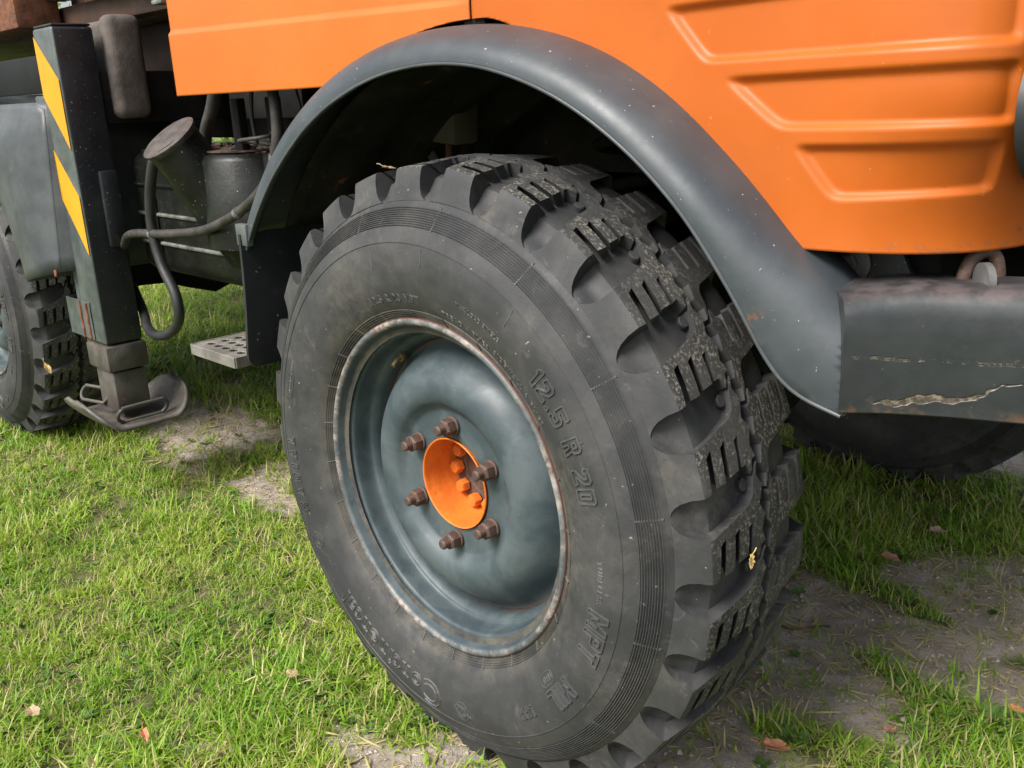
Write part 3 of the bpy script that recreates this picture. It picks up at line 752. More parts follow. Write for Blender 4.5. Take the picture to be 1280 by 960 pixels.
# ---- cab shell: plan path (x, y) from the rear corner to the nose and across the front
path = [(-.967, .120), (-.60, .120), (-.20, .120), (.20, .120), (.50, .120), (.575, .122), (.630, .130), (.680, .150), (.720, .182), (.748, .225), (.765, .280), (.775, .36), (.780, .50), (.782, .9), (.782, 1.5), (.775, 1.62)]
path_hi = [(-.967, .120), (-.60, .120), (-.20, .120), (.20, .120), (.50, .115), (.585, .112), (.650, .108), (.705, .112), (.748, .126), (.775, .155), (.787, .210), (.792, .30), (.792, .50), (.792, .9), (.792, 1.5), (.785, 1.62)]
def arc(path):
    p_ = np.array(spline(path, 40)); return p_, np.concatenate([[0], np.cumsum(np.hypot(*np.diff(p_, axis=0).T))])
pa, seglen = arc(path); pb, seglen_b = arc(path_hi)
H = .0046
s_end = 1.98+.20; nS = int(s_end/H)
S = np.concatenate([np.arange(0, 1.20, .0058), np.arange(1.20, 2.02, .0027), np.linspace(2.02, seglen[-1], 50)[1:]])
zl = np.concatenate([np.arange(.428, .87, .0029), np.linspace(.87, 1.45, 40)])
zi = int(np.argmin(abs(zl-.642))); zl[zi] = .642
def onpath(p_, sl): 
    q = S*sl[-1]/seglen[-1] if False else np.minimum(S, sl[-1]); return np.interp(q, sl, p_[:, 0]), np.interp(q, sl, p_[:, 1])
PX, PY = onpath(pa, seglen); PXb, PYb = onpath(pb, seglen_b)
tx = np.gradient(PX, S); ty = np.gradient(PY, S); nx, ny = ty, -tx      # outward normal
XX, ZZ = np.meshgrid(PX, zl, indexing='ij'); YY = np.meshgrid(PY, zl, indexing='ij')[0]
bl = sstep(.43, .61, ZZ); XX = XX+(PXb[:, None]-XX)*bl; YY = YY+(PYb[:, None]-YY)*bl
SS = np.meshgrid(S-.967, zl, indexing='ij')[0]
NX = np.gradient(YY, axis=0); NY = -np.gradient(XX, axis=0); nl_ = np.hypot(NX, NY)+1e-9; NX /= nl_; NY /= nl_
# pressed recesses in the wing, as rounded convex polygons
def sdf_poly(x, z, P):
    d = -1e9*np.ones_like(x); n = len(P)
    ds = []
    for i in range(n):
        ax, az = P[i]; bx, bz = P[(i+1) % n]; L = math.hypot(bx-ax, bz-az)
        ds.append(((x-ax)*(bz-az)-(z-az)*(bx-ax))/L)
    ds = np.stack(ds); k = 230.
    return np.log(np.exp(np.clip(ds*k, -60, 60)).sum(0))/k     # smooth maximum rounds the corners
sE = .790
disp = np.zeros_like(XX)
for P in ([(.372, .708), (sE+.0, .716), (sE+.0, .648), (.428, .646)], [(.462, .622), (sE, .626), (sE, .571), (.532, .568)], [(.556, .5445), (sE-.012, .548), (sE-.020, .500), (.600, .490)], [(.30, .800), (sE+.02, .806), (sE+.02, .740), (.345, .738)], [(.25, .89), (sE+.02, .90), (sE+.02, .83), (.285, .83)]):
    Pc = P[::1]
    sd_ = sdf_poly(SS, ZZ, Pc); sd2 = sdf_poly(SS, ZZ, Pc[::-1])
    s_use = sd_ if float(sdf_poly(np.array([np.mean([p[0] for p in P])]), np.array([np.mean([p[1] for p in P])]), Pc)[0]) < 0 else sd2
    disp = np.maximum(disp, .0090*sstep(.0050, -.0045, s_use))
# door crease: the part below stands proud; vanishes before the seam
crz = .774-.023*(SS+.937)/.95
cre = .0065*sstep(.004, -.004, ZZ-crz)*sstep(.02, -.06, SS) 
disp = disp + .0065*sstep(.02, -.06, SS) - cre
disp = disp + .003*sstep(.010, .0, abs(SS-.012))*0
disp = disp + (fbm(XX, ZZ, 2.5, 2)-.5)*.004 - (-.002)
XX = XX - NX*disp; YY = YY - NY*disp
# wheel arch: snap to the circle, then drop the faces inside
cxA = .008
rad = np.hypot(XX-cxA, ZZ); tha = np.degrees(np.arctan2(ZZ, XX-cxA))
RA = .699+.027*sstep(76, 88, tha)*sstep(124, 108, tha)
inside = (rad < RA) & (XX < .72)
allin = inside[:-1, :-1] & inside[1:, :-1] & inside[:-1, 1:] & inside[1:, 1:]
fx = inside; XX = np.where(fx, cxA+(XX-cxA)*RA/rad, XX); ZZ = np.where(fx, ZZ*RA/rad, ZZ)
nA, nB = XX.shape
F = []
seam = (abs(S-.967-.012) < .0022)
for i in range(nA-1):
    xs0 = S[i]-.967
    if abs((S[i]+S[i+1])/2-.967-.012) < .003: sm = True
    else: sm = False
    for j in range(nB-1):
        zc = (zl[j]+zl[j+1])/2
        if allin[i, j]: continue
        if xs0 < 0 and zc < .642: continue
        if sm and zc > .70: continue
        F.append((i*nB+j, (i+1)*nB+j, (i+1)*nB+j+1, i*nB+j+1))
Vc = np.stack([XX, YY, ZZ], -1).reshape(-1, 3)
# split into door side and wing at the seam so that each is a part
used_d = [f for f in F if Vc[f[0], 0] < .010]; used_w = [f for f in F if Vc[f[0], 0] >= .010 or False]
def sub_mesh(name, faces, mat):
    idx = sorted({a for f in faces for a in f}); mp = {a: i for i, a in enumerate(idx)}
    o = mobj(name, Vc[idx].tolist(), [tuple(mp[a] for a in f) for f in faces], mat, truck, angle=50)
    m = o.modifiers.new('thick', 'SOLIDIFY'); m.thickness = .004; m.offset = -1; m.use_quality_normals = False
    return o
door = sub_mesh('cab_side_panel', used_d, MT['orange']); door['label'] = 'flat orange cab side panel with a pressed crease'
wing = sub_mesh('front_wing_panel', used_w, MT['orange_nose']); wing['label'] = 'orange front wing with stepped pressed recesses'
box('cab_floor', (-.955, .135, .655), (-.72, 1.6, .70), MT['dark'], truck, .005)
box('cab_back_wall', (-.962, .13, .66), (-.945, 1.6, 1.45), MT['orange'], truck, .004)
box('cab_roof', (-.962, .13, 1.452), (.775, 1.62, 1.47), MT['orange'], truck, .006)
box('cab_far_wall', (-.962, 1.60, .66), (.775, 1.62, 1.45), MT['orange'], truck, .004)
box('firewall', (-.72, .70, .64), (.70, 1.58, .90), MT['dark'], truck, .01)
box('seam_backing', (-.01, .1285, .70), (.034, .134, 1.44), MT['dark'], truck, .0)

# ---- headlamp surround at the nose
bm = bmesh.new()
cy = [(math.cos(t), math.sin(t)) for t in np.linspace(0, 2*PI, 40, endpoint=False)]
rings = []
for k, (sx, sz, d) in enumerate(((.104, .082, .010), (.101, .080, -.014), (.092, .072, -.022), (.084, .064, -.014), (.078, .058, .0))):
    rings.append([bm.verts.new((.792-d, .232+c*sx*(1), .580+s_*sz)) for c, s_ in cy])
for a, b in zip(rings[:-1], rings[1:]):
    for i in range(40): bm.faces.new((a[i], a[(i+1) % 40], b[(i+1) % 40], b[i]))
bm.faces.new(rings[-1]); bmesh.ops.recalc_face_normals(bm, faces=bm.faces)
hl = bobj('headlamp', bm, MT['flap'], truck, angle=40)
lens_v = [(.818-.022*q*q, .232+c*.078*q, .580+s_*.058*q) for q in (0.01, .3, .6, .8, 1) for c, s_ in cy]
lens_f = [(k*40+i, k*40+(i+1) % 40, (k+1)*40+(i+1) % 40, (k+1)*40+i) for k in range(4) for i in range(40)]+[tuple(range(40))]
mobj('lamp_lens', lens_v, lens_f, MT['glass'], hl)
box('grille', (.790, .56, .48), (.800, 1.40, .70), MT['flap'], truck, .006)

# ---- bumper
bpth = spline([(.645, .078), (.680, .104), (.740, .136), (.820, .168), (.900, .205), (.960, .270), (.990, .380), (1.0, .60), (1.0, 1.15), (1.0, 1.45), (.97, 1.58)], 6)
sec = [(0, .254), (.0, .262), (.0015, .275), (.003, .30), (.003, .345), (.002, .366), (-.001, .380), (-.008, .390), (-.018, .3945), (-.095, .396), (-.105, .388), (-.108, .260), (-.100, .252), (-.008, .250)]
V = []; F = []; m = len(sec); n = len(bpth)
for i, (x, y) in enumerate(bpth):
    a = bpth[max(i-1, 0)]; b = bpth[min(i+1, n-1)]; d = Vector((b[0]-a[0], b[1]-a[1])).normalized(); nrm = Vector((d.y, -d.x))
    for (o_, z) in sec:
        zz = z
        if i < 9: zz -= (.010*(1-i/9))*(1 if z > .37 else 0)     # the top slopes off towards the end
        V.append((x+nrm.x*o_, y+nrm.y*o_, zz))
for i in range(n-1):
    for k in range(m): F.append((i*m+k, i*m+(k+1) % m, (i+1)*m+(k+1) % m, (i+1)*m+k))
F.append(tuple(range(m))); F.append(tuple((n-1)*m+k for k in range(m))[::-1])
bump = mobj('bumper', V, F, MT['bumper_s'], truck, angle=40)
bump['label'] = 'charcoal steel bumper end with scraped paint'
# brackets and bolts between the bumper and the wing
box('bumper_bracket', (.55, .245, .30), (.68, .257, .455), MT['dark'], truck, .004)
box('bumper_arm', (.60, .32, .27), (.90, .38, .36), MT['dark'], truck, .004)
o = put('bracket_bolt', bolt_mesh('bracket_bolt', MT['bolt'], r=.014, y0=0, y1=-.012, washer=.028), truck, (.578, .222, .398))
bm = bmesh.new()
pl = [(.545, .43), (.60, .45), (.635, .43), (.65, .40), (.67, .36), (.60, .33), (.545, .35)]
f = bm.faces.new([bm.verts.new((x, .224, z)) for x, z in pl]); r = bmesh.ops.extrude_face_region(bm, geom=[f]); bmesh.ops.translate(bm, verts=[v for v in r['geom'] if isinstance(v, bmesh.types.BMVert)], vec=(0, .01, 0)); bmesh.ops.recalc_face_normals(bm, faces=bm.faces)
bobj('mounting_plate', bm, MT['bumper'], truck)
box('front_cross_member', (.55, .50, .25), (.92, 1.5, .42), MT['dark'], truck, .01)
tube('tow_shackle', [(.715, .205, .36), (.722, .215, .41), (.735, .230, .425), (.745, .240, .41), (.748, .245, .36)], .008, MT['nut'], truck, 10)
V, F = tube_geo([(.742, .200, .397), (.748, .206, .397)], .020, 20, sub=1); mobj('shackle_pin_head', V, F, MT['bolt'], truck)
box('nose_apron', (.50, .40, .40), (.76, 1.5, .46), MT['dark'], truck, .01)

# ---- frame, engine
for y0_ in (.66, 1.16): box('frame_rail', (-4.2, y0_, .30), (.90, y0_+.07, .46), MT['dark'], truck, .008)
box('gearbox', (-1.15, .78, .12), (-.35, 1.12, .42), MT['dark'], truck, .04)
box('engine', (-.30, .76, .12), (.55, 1.14, .66), MT['dark'], truck, .04)
tube('drive_shaft_tube', [(-2.59, .95, .06), (-1.1, .95, .12), (-.1, .95, .06)], .05, MT['dark'], truck, 16, sub=1)
tube('rear_axle_housing', [(-2.594, .34, 0), (-2.594, .95, .03), (-2.594, 1.6, 0)], lambda t: .075+.09*math.exp(-((t-.5)/.12)**2), MT['dark'], truck, 20)

# ---- cab step of perforated plate on a hanger
bm = bmesh.new()
x0, x1, y0_, y1_ = -1.00, -.79, .085, .265
nxh, nyh = 5, 4; N1, N2 = nxh*8, nyh*8
def hole(x, y):
    u = (x-x0-.018)/(x1-x0-.036)*nxh; v = (y-y0_-.018)/(y1_-y0_-.036)*nyh
    if not (0 < u < nxh and 0 < v < nyh): return False
    return ((u % 1-.5)/.33)**2+((v % 1-.5)/.26)**2 < 1
g = {}
NXs, NYs = 60, 46
for i in range(NXs+1):
    for j in range(NYs+1): g[i, j] = bm.verts.new((x0+(x1-x0)*i/NXs, y0_+(y1_-y0_)*j/NYs, 0))
for i in range(NXs):
    for j in range(NYs):
        if hole(x0+(x1-x0)*(i+.5)/NXs, y0_+(y1_-y0_)*(j+.5)/NYs): continue
        f = bm.faces.new((g[i, j], g[i+1, j], g[i+1, j+1], g[i, j+1]))
bmesh.ops.delete(bm, geom=[v for v in bm.verts if not v.link_faces], context='VERTS')
cab_step = bobj('cab_step', bm, MT['step'], truck); md = cab_step.modifiers.new('thick', 'SOLIDIFY'); md.thickness = .003
cab_step.location = (0, 0, .072); cab_step.rotation_euler = (0, 0, 0)
fr = bmesh.new()
for lo, hi in (((x0, y0_-.003, -.024), (x1, y0_, .002)), ((x0, y1_, -.024), (x1, y1_+.003, .002)), ((x0-.003, y0_, -.024), (x0, y1_, .002)), ((x1, y0_, -.024), (x1+.003, y1_, .002))): bm_box(fr, lo, hi, .001, 1)
bobj('step_frame', fr, MT['step'], cab_step)
hg = bmesh.new(); bm_box(hg, (-.80, .24, .0), (-.765, .262, .56), .003); bm_box(hg, (-.955, .24, .0), (-.92, .262, .56), .003)
bobj('step_hanger', hg, MT['dark'], cab_step)

# ---- fuel tank with ribs, filler neck and cap
def rounded_slab(lo, hi, rr_, M=None):
    bm = bmesh.new(); bm_box(bm, lo, hi, rr_, 5, M); return bm
tank = bobj('fuel_tank', rounded_slab((-1.62, .262, .165), (-.66, .62, .505), .045), MT['tank'], truck)
for z in (.255, .335, .415):
    V, F = tube_geo([(-1.585, .262, z), (-1.3, .259, z), (-1.0, .259, z), (-.70, .262, z)], .0055, 8, sub=2); o = mobj('tank_seam', V, F, MT['seam'] if z < .40 else MT['tank'], tank)
V = []; ax = Vector((-.62, -.45, .64)).normalized()
neck0 = Vector((-1.055, .26, .36)); neck1 = Vector((-1.090, .150, .545))
V, F = tube_geo([neck0-Vector((.0, -.06, .08)), neck0, neck1], lambda t: .085-.020*t, 28, sub=2); mobj('filler_neck', V, F, MT['tank'], tank, angle=50)
dn = Vector((-.02, -.60, .80)).normalized()
V, F = tube_geo([neck1-dn*.018, neck1-dn*.008, neck1+dn*.003, neck1+dn*.008, neck1+dn*.011], lambda t: (.062, .066, .073, .073, .066)[int(round(t*4))], 40, sub=1); capo = mobj('filler_cap', V, F, MT['cap'], tank, angle=35)
V, F = tube_geo([(-1.06, .40, .30), (-1.06, .40, .505), (-1.06, .40, .518), (-1.06, .40, .524)], lambda t: (.135, .135, .125, .10)[int(round(t*3))], 48, sub=1)
air = mobj('air_vessel', V, F, MT['tank'], truck, angle=40); air.location = (.06, -.085, -.012)
V, F = tube_geo([(-1.00, .315, .5125), (-1.00, .315, .5165)], .115, 40, sub=1); mobj('debris_layer', V, F, MT['tanktop'], truck)
bm = bmesh.new(); rr_ = random.Random(5)
for k in range(420):
    x = rr_.uniform(-1.22, -.75); y = rr_.uniform(.25, .50)
    s_ = rr_.uniform(.003, .009); mt = Matrix.Translation((x, y, .506+rr_.uniform(0, .018))) @ Matrix.Rotation(rr_.uniform(0, 6), 4, 'Z') @ Matrix.Rotation(rr_.uniform(-.8, .8), 4, 'X')
    bm_box(bm, (-s_, -s_*.6, -s_*.25), (s_, s_*.6, s_*.25), 0, 1, mt)
o = bobj('leaf_litter', bm, MT['tanktop'], truck, smooth=False); o['kind'] = 'stuff'
# hoses
for x_ in (-1.50, -.86):
    box('tank_strap', (x_, .2555, .155), (x_+.035, .2595, .512), MT['tank'], tank, .001)
box('tank_strap_top', (-1.50, .26, .5065), (-1.465, .60, .511), MT['tank'], tank, .001)
tube('fuel_hose', [(-.655, .175, .66), (-.645, .172, .60), (-.655, .170, .53), (-.715, .168, .452), (-.84, .165, .386), (-1.02, .163, .334), (-1.24, .163, .310), (-1.40, .165, .300), (-1.49, .175, .283), (-1.56, .19, .250)], .0115, MT['hose'], truck)
tube('return_hose', [(-1.222, .185, .53), (-1.24, .168, .49), (-1.285, .165, .40), (-1.30, .165, .31), (-1.275, .165, .225), (-1.22, .165, .15), (-1.225, .165, .085), (-1.29, .165, .040), (-1.39, .170, .018), (-1.50, .195, .018), (-1.61, .235, .045), (-1.74, .27, .10)], .0135, MT['hose_dark'], truck)
tube('breather_pipe', [(-1.06, .27, .68), (-1.09, .27, .62), (-1.14, .27, .56), (-1.17, .27, .50)], .016, MT['hose'], truck)
for c_, d_ in (((-.84, .165, .386), (-.85, 0, -.5)), ((-1.30, .163, .305), (-1, 0, -.08)), ((-.665, .171, .51), (-.3, 0, -1))):
    d_ = Vector(d_).normalized()*.006; c_ = Vector(c_); tube('hose_clamp', [c_-d_, c_+d_], .0135, MT['bolt'], truck, 16, sub=1)
tube('thin_cable', [(-.775, .20, .66), (-.79, .20, .60), (-.80, .21, .535)], .005, MT['hose_dark'], truck, 8)
tube('coiled_cable', [(-.80+.055*math.cos(a), .21+.03*math.sin(a), .526+.004*a) for a in np.arange(0, 8, .5)], .0045, MT['hose'], truck, 8, sub=2)
tube('thin_line', [(-.70, .26, .65), (-.69, .26, .59), (-.74, .26, .54), (-.79, .27, .52)], .003, MT['hose_dark'], truck, 8)
tube('cross_pipe', [(-1.15, .42, .53), (-.9, .36, .53), (-.6, .30, .525)], .009, MT['hose'], truck, 8)

# ---- stabiliser leg
leg = empty('outrigger', truck, (0, 0, 0))
X0, X1, Y0, Y1 = -1.712, -1.575, .098, .208
bm = bmesh.new(); bm_box(bm, (X0, Y0, -.028), (X1, Y1, .835), .009, 3)
for f in bm.faces: f.material_index = 1 if (f.normal.y < -.6) else 0
lg = bobj('leg_sleeve', bm, [MT['leg'], MT['leg_side']], leg); lg['label'] = 'black square outrigger sleeve'
# warning stripes as film a little proud of the outer face
def film(pts):
    bm = bmesh.new(); f = bm.faces.new([bm.verts.new((x, Y0-.0012, z)) for x, z in pts]); 
    r = bmesh.ops.extrude_face_region(bm, geom=[f]); bmesh.ops.translate(bm, verts=[v for v in r['geom'] if isinstance(v, bmesh.types.BMVert)], vec=(0, .0010, 0)); bmesh.ops.recalc_face_normals(bm, faces=bm.faces)
    return bobj('warning_stripe', bm, MT['yellow'], leg, smooth=False)
xa, xb = X0+.004, X1-.004
film([(xa, .815), (xb, .700), (xb, .520), (xa, .660)])
film([(xa, .440), (xb, .325), (xb, .245), (xb, .240), (xa, .335)][:2]+[(xb, .238), (xa, .335)]) if False else film([(xa, .520), (xb, .395), (xb, .232), (xa, .385)])
box('leg_collar', (X0-.006, Y0-.006, -.108), (X1+.006, Y1+.006, -.032), MT['rustleg'], leg, .008)
box('inner_leg', (X0+.008, Y0+.006, -.235), (X1-.004, Y1-.004, -.112), MT['rustleg'], leg, .008)
box('ankle', (X0+.035, Y0+.03, -.262), (X1-.035, Y1-.03, -.232), MT['rustleg'], leg, .004)
# foot plate with both sides curled up
V = []; F = []; nu, nv = 30, 14
for i in range(nu+1):
    u = -1+2*i/nu
    for j in range(nv+1):
        v = -1+2*j/nv
        w = .168; l = .175-.045*max(0, abs(u)-.62)/.38*1.6*abs(v)
        ex = X0+.072+v*.150*(1-(max(0, abs(u)-.45)/.56)**2.6)**.5*(1) ; ey = .158+u*w*(.97-.10*max(0, abs(u)-.7))
        z = -.262+.075*max(0, abs(u)-.48)**1.6*3.2 + .006*v*v
        V.append((ex, ey, z-.003))
for i in range(nu):
    for j in range(nv): F.append((i*(nv+1)+j, i*(nv+1)+j+1, (i+1)*(nv+1)+j+1, (i+1)*(nv+1)+j))
foot = mobj('foot_plate', V, F, MT['pad'], leg, angle=60); md = foot.modifiers.new('thick', 'SOLIDIFY'); md.thickness = .009; md.offset = 0
def loop_handle(c, L, hh, rot, tilt):
    pts = []
    for k in range(24):
        t = 2*PI*k/24; sx = L/2-hh/2; x = (sx if math.cos(t) > 0 else -sx)+math.cos(t)*hh/2; z = math.sin(t)*hh/2
        pts.append((x, 0, z))
    Mx = Matrix.Translation(c) @ Matrix.Rotation(rot, 4, 'Z') @ Matrix.Rotation(tilt, 4, 'X')
    V, F = tube_geo([Mx @ Vector(p) for p in pts], .0055, 10, close=True, sub=2)
    return mobj('lifting_loop', V, F, MT['rustleg'], leg, angle=60)
loop_handle((X1+.030, .160, -.232), .150, .055, PI/2, .45)
loop_handle((X0-.010, .095, -.200), .125, .045, .25, -.55)
# brackets on the leg
c1 = bmesh.new()
for lo, hi in (((X0-.105, .094, -.020), (X0+.070, .097, .092)), ((X0-.105, .094, -.020), (X0-.102, .17, .092)), ((X0-.105, .165, -.020), (X0, .168, .092))): bm_box(c1, lo, hi, .001, 1)
bobj('locking_channel', c1, MT['leg_side'], leg)
for x in (X0+.004, X0+.052):
    V, F = tube_geo([(x+random.uniform(-.002, .002), .0925, z) for z in np.linspace(-.018, .09, 12)], .0045, 8, sub=1); mobj('weld_bead', V, F, MT['rustbright'], leg)
tube('guide_rod', [(X0-.012, .112, .60), (X0-.012, .112, .06)], .016, MT['leg_side'], leg, 14, sub=1)
tube('lock_pin', [(X0-.02, .125, -.03), (X0-.02, .125, -.11)], .020, MT['rustleg'], leg, 16, sub=1)
box('hinge_plate', (X0-.12, .115, .52), (X0+.005, .135, .665), MT['leg_side'], leg, .006)
box('hinge_block', (X0-.16, .105, .455), (X0-.04, .17, .535), MT['leg_side'], leg, .006)
o = put('hinge_bolt', bolt_mesh('hinge_bolt', MT['bolt'], r=.017, y0=0, y1=-.02, washer=.024), leg, (X0-.125, .12, .405))
tube('hinge_pin', [(X0-.035, .14, .47), (X0-.035, .14, .36)], .016, MT['rustleg'], leg, 12, sub=1)
box('stabiliser_beam', (X0+.01, Y1+.001, .58), (X1-.01, 1.8, .72), MT['dark'], leg, .008)
box('leg_top_cap', (X0+.004, Y0+.004, .836), (X1-.004, Y1-.004, .842), MT['leg'], leg, .002)
box('side_lug', (X1+.001, Y0+.055, .25), (X1+.020, Y1-.005, .46), MT['leg'], leg, .006)

# ---- ribbed rubber cover behind the leg
bm = bmesh.new()
bm_box(bm, (-1.760, .238, .602), (-1.605, .320, .855), .020, 4); bm_box(bm, (-1.610, .232, .594), (-1.545, .332, .866), .024, 4)
bobj('rubber_bellows', bm, MT['boot'], truck, angle=50)
box('battery_box', (-2.30, .46, .665), (-1.00, .90, .862), MT['darkbrown'], truck, .012)
box('cab_mount_beam', (-1.32, .44, .58), (-.96, .62, .66), MT['dark'], truck, .006)
# ---- bed
box('bed_side_board', (-4.6, .120, .672), (-1.722, .140, .772), MT['tarblack'], truck, .004)
box('bed_floor_frame', (-4.6, .35, .868), (-1.0, 1.75, .935), MT['brown'], truck, .01)
tube('bed_rail', [(-3.6, .22, 1.00), (-2.2, .32, .98), (-1.5, .32, .945), (-1.0, .32, .90)], .030, MT['brown'], truck, 14, sub=1)
box('crane_base', (-2.9, .20, .868), (-2.12, .34, 1.3), MT['rustbright'], truck, .015)
box('crane_column', (-2.2, .40, .86), (-1.5, 1.4, 1.5), MT['brown'], truck, .02)
box('bed_lamp', (-1.11, .16, .845), (-1.06, .19, .855), MT['seam'], truck, .003)
box('sub_frame', (-4.2, .62, .52), (-1.0, 1.28, .60), MT['dark'], truck, .01)
0 and tube('bed_support', [(-1.05, .22, .95), (-1.08, .24, .60)], .020, MT['beam'], truck, 10, sub=1)

# ---- rear mudguard: flat side with a creased front edge
CR = -2.594; nr, nt = 18, 60
V = []; F = []
def outer_r(a):
    # box outline: front edge x=-1.705, top z=.655, bottom z=.128
    c, s_ = math.cos(a), math.sin(a); r = 9
    if c > 0: r = min(r, .885/c)
    if s_ > 0: r = min(r, .645/s_)
    if c < 0: r = min(r, -.90/c)
    return r
angs = np.linspace(math.radians(11.5), math.radians(168), nt)
for a in angs:
    ro = max(outer_r(a), .68); ri = .598
    for k in range(nr):
        q = k/(nr-1); r = ri+(ro-ri)*q
        x = r*math.cos(a); z = r*math.sin(a)
        crease = (x-.60)+(z-.571)*.62          # > 0 beyond the crease
        y = .055+.121*max(0, crease) - .030*math.sin(min(1, q*1.05)*PI)
        if z < .14 and x > 0: z = .14-(.14-z)*.25
        V.append((CR+x, y, z))
for i in range(nt-1):
    for k in range(nr-1): F.append((i*nr+k, i*nr+k+1, (i+1)*nr+k+1, (i+1)*nr+k))
# inner tunnel
base = len(V)
for a in angs:
    for y in (.055, .25, .45): V.append((CR+.600*math.cos(a), y, .600*math.sin(a)))
for i in range(nt-1):
    for k in range(2): F.append((base+i*3+k, base+i*3+k+1, base+(i+1)*3+k+1, base+(i+1)*3+k))
base = len(V)
for a in angs:
    ro = max(outer_r(a), .68); x = ro*math.cos(a); z = ro*math.sin(a); crease = (x-.60)+(z-.571)*.62
    if z < .14 and x > 0: z = .14-(.14-z)*.25
    for y in (.055+.121*max(0, crease), .45): V.append((CR+x, y, z))
for i in range(nt-1): F.append((base+i*2, base+i*2+1, base+(i+1)*2+1, base+(i+1)*2))
rg = mobj('rear_mudguard', V, F, MT['rearf'], truck, angle=30); md = rg.modifiers.new('thick', 'SOLIDIFY'); md.thickness = .004; md.offset = 0
for (x, z) in ((-1.80, .30), (-1.735, .175), (-1.90, .42)):
    put('rivet', bolt_mesh('rivet', MT['rustbright'], r=.007, y0=0, y1=-.003, washer=.010), rg, (x, .055+.121*max(0, (x-CR-.60)+(z-.571)*.62)-.004, z))

# ------------------------------------------------------------------ hedge far off
def leafy(name, boxes, mat, nleaf, size, label, cat):
    V = []; F = []; rr_ = np.random.default_rng(11)
    for (cx_, cy_, cz_, sx, sy, sz, n) in boxes:
        d = rr_.normal(size=(n, 3)); d /= np.linalg.norm(d, axis=1)[:, None]; d *= rr_.uniform(.6, 1.05, (n, 1))
        P = np.array([cx_, cy_, cz_])+d*np.array([sx, sy, sz])
        P = P[P[:, 2] > GZ]
        a = rr_.normal(size=(len(P), 3)); a /= np.linalg.norm(a, axis=1)[:, None]; b = np.cross(a, rr_.normal(size=(len(P), 3))); b /= np.linalg.norm(b, axis=1)[:, None]
        s_ = size*rr_.uniform(.6, 1.3, (len(P), 1))
        q = np.stack([P-a*s_, P+b*s_*.6, P+a*s_, P-b*s_*.6], 1).reshape(-1, 3); o = sum(len(v) for v in V)
        V.append(q); F += [(o+4*i, o+4*i+1, o+4*i+2, o+4*i+3) for i in range(len(P))]
    V = np.concatenate(V)
    return V, F
lm = N('hedge_leaves'); oi = lm.n('ShaderNodeNewGeometry')
lc = lm.mix(oi.outputs['Random Per Island'], (.18, .28, .06), (.40, .50, .15)); lm.out(lc, .6); tr_ = lm.n('ShaderNodeBsdfTranslucent'); lm.l(lc, tr_.inputs[0]); mx_ = lm.n('ShaderNodeMixShader'); mx_.inputs[0].default_value = .5; lm.l(lm.b.outputs[0], mx_.inputs[1]); lm.l(tr_.outputs[0], mx_.inputs[2]); lm.l(mx_.outputs[0], lm.t.nodes['Material Output'].inputs[0])
hb = []; hr = random.Random(2)
for k in range(26):
    y = -16+k*2.3; hb.append((-27+hr.uniform(-1, 1), y, GZ+1.9+hr.uniform(-.2, .5), 1.6, 1.6, 2.6, 900))
V, F = leafy('hedge', hb, None, 0, .13, '', '')
hedge = thing('hedge', 'tall green leafy hedge across the field, seen through the gaps behind the outrigger', 'hedge')
mobj('foliage', V.tolist(), F, lm.m, hedge, smooth=False)
bm = bmesh.new()
for (x, y, *_r) in hb[::2]:
    V_, F_ = tube_geo([(x, y, GZ-.05), (x+.1, y+.1, GZ+1.2), (x, y+.2, GZ+2.6)], .09, 7, sub=1); vv = [bm.verts.new(v) for v in V_]; [bm.faces.new([vv[i] for i in f]) for f in F_]
o = bobj('stems', bm, MT['brown'], hedge); o['kind'] = 'stuff'

# ------------------------------------------------------------------ grass
def tuft_mesh(name, nb, spread, hmin, hmax, wid, bend, seed, mats, dry=.15):
    r = random.Random(seed); V = []; F = []; mi = []
    for k in range(nb):
        a = r.uniform(0, 2*PI); d = spread*math.sqrt(r.random()); bx, by = d*math.cos(a), d*math.sin(a)
        hgt = r.uniform(hmin, hmax); w = wid*r.uniform(.6, 1.25); da = r.uniform(0, 2*PI); bn = bend*r.uniform(.2, 1.3)
        tw = da+PI/2+r.uniform(-.5, .5); o = len(V); segs = 3
        L = 0
        for s_ in range(segs+1):
            t = s_/segs; ang = bn*t*1.25
            x = bx+math.cos(da)*hgt*t*math.sin(ang); y = by+math.sin(da)*hgt*t*math.sin(ang); z = hgt*t*math.cos(ang*.9)
            ww = w*(1-t**1.6)*.5
            if s_ < segs: V += [(x-math.cos(tw)*ww, y-math.sin(tw)*ww, z-.004), (x+math.cos(tw)*ww, y+math.sin(tw)*ww, z-.004)]
            else: V.append((x, y, z))
        m_ = 1 if r.random() < dry else 0
        for s_ in range(segs-1): F.append((o+2*s_, o+2*s_+1, o+2*s_+3, o+2*s_+2)); mi.append(m_)
        F.append((o+2*segs-2, o+2*segs-1, o+2*segs)); mi.append(m_)
    me = bpy.data.meshes.new(name); me.from_pydata(V, [], F)
    for m in mats: me.materials.append(m)
    me.polygons.foreach_set('material_index', mi); me.polygons.foreach_set('use_smooth', [True]*len(F))
    return me
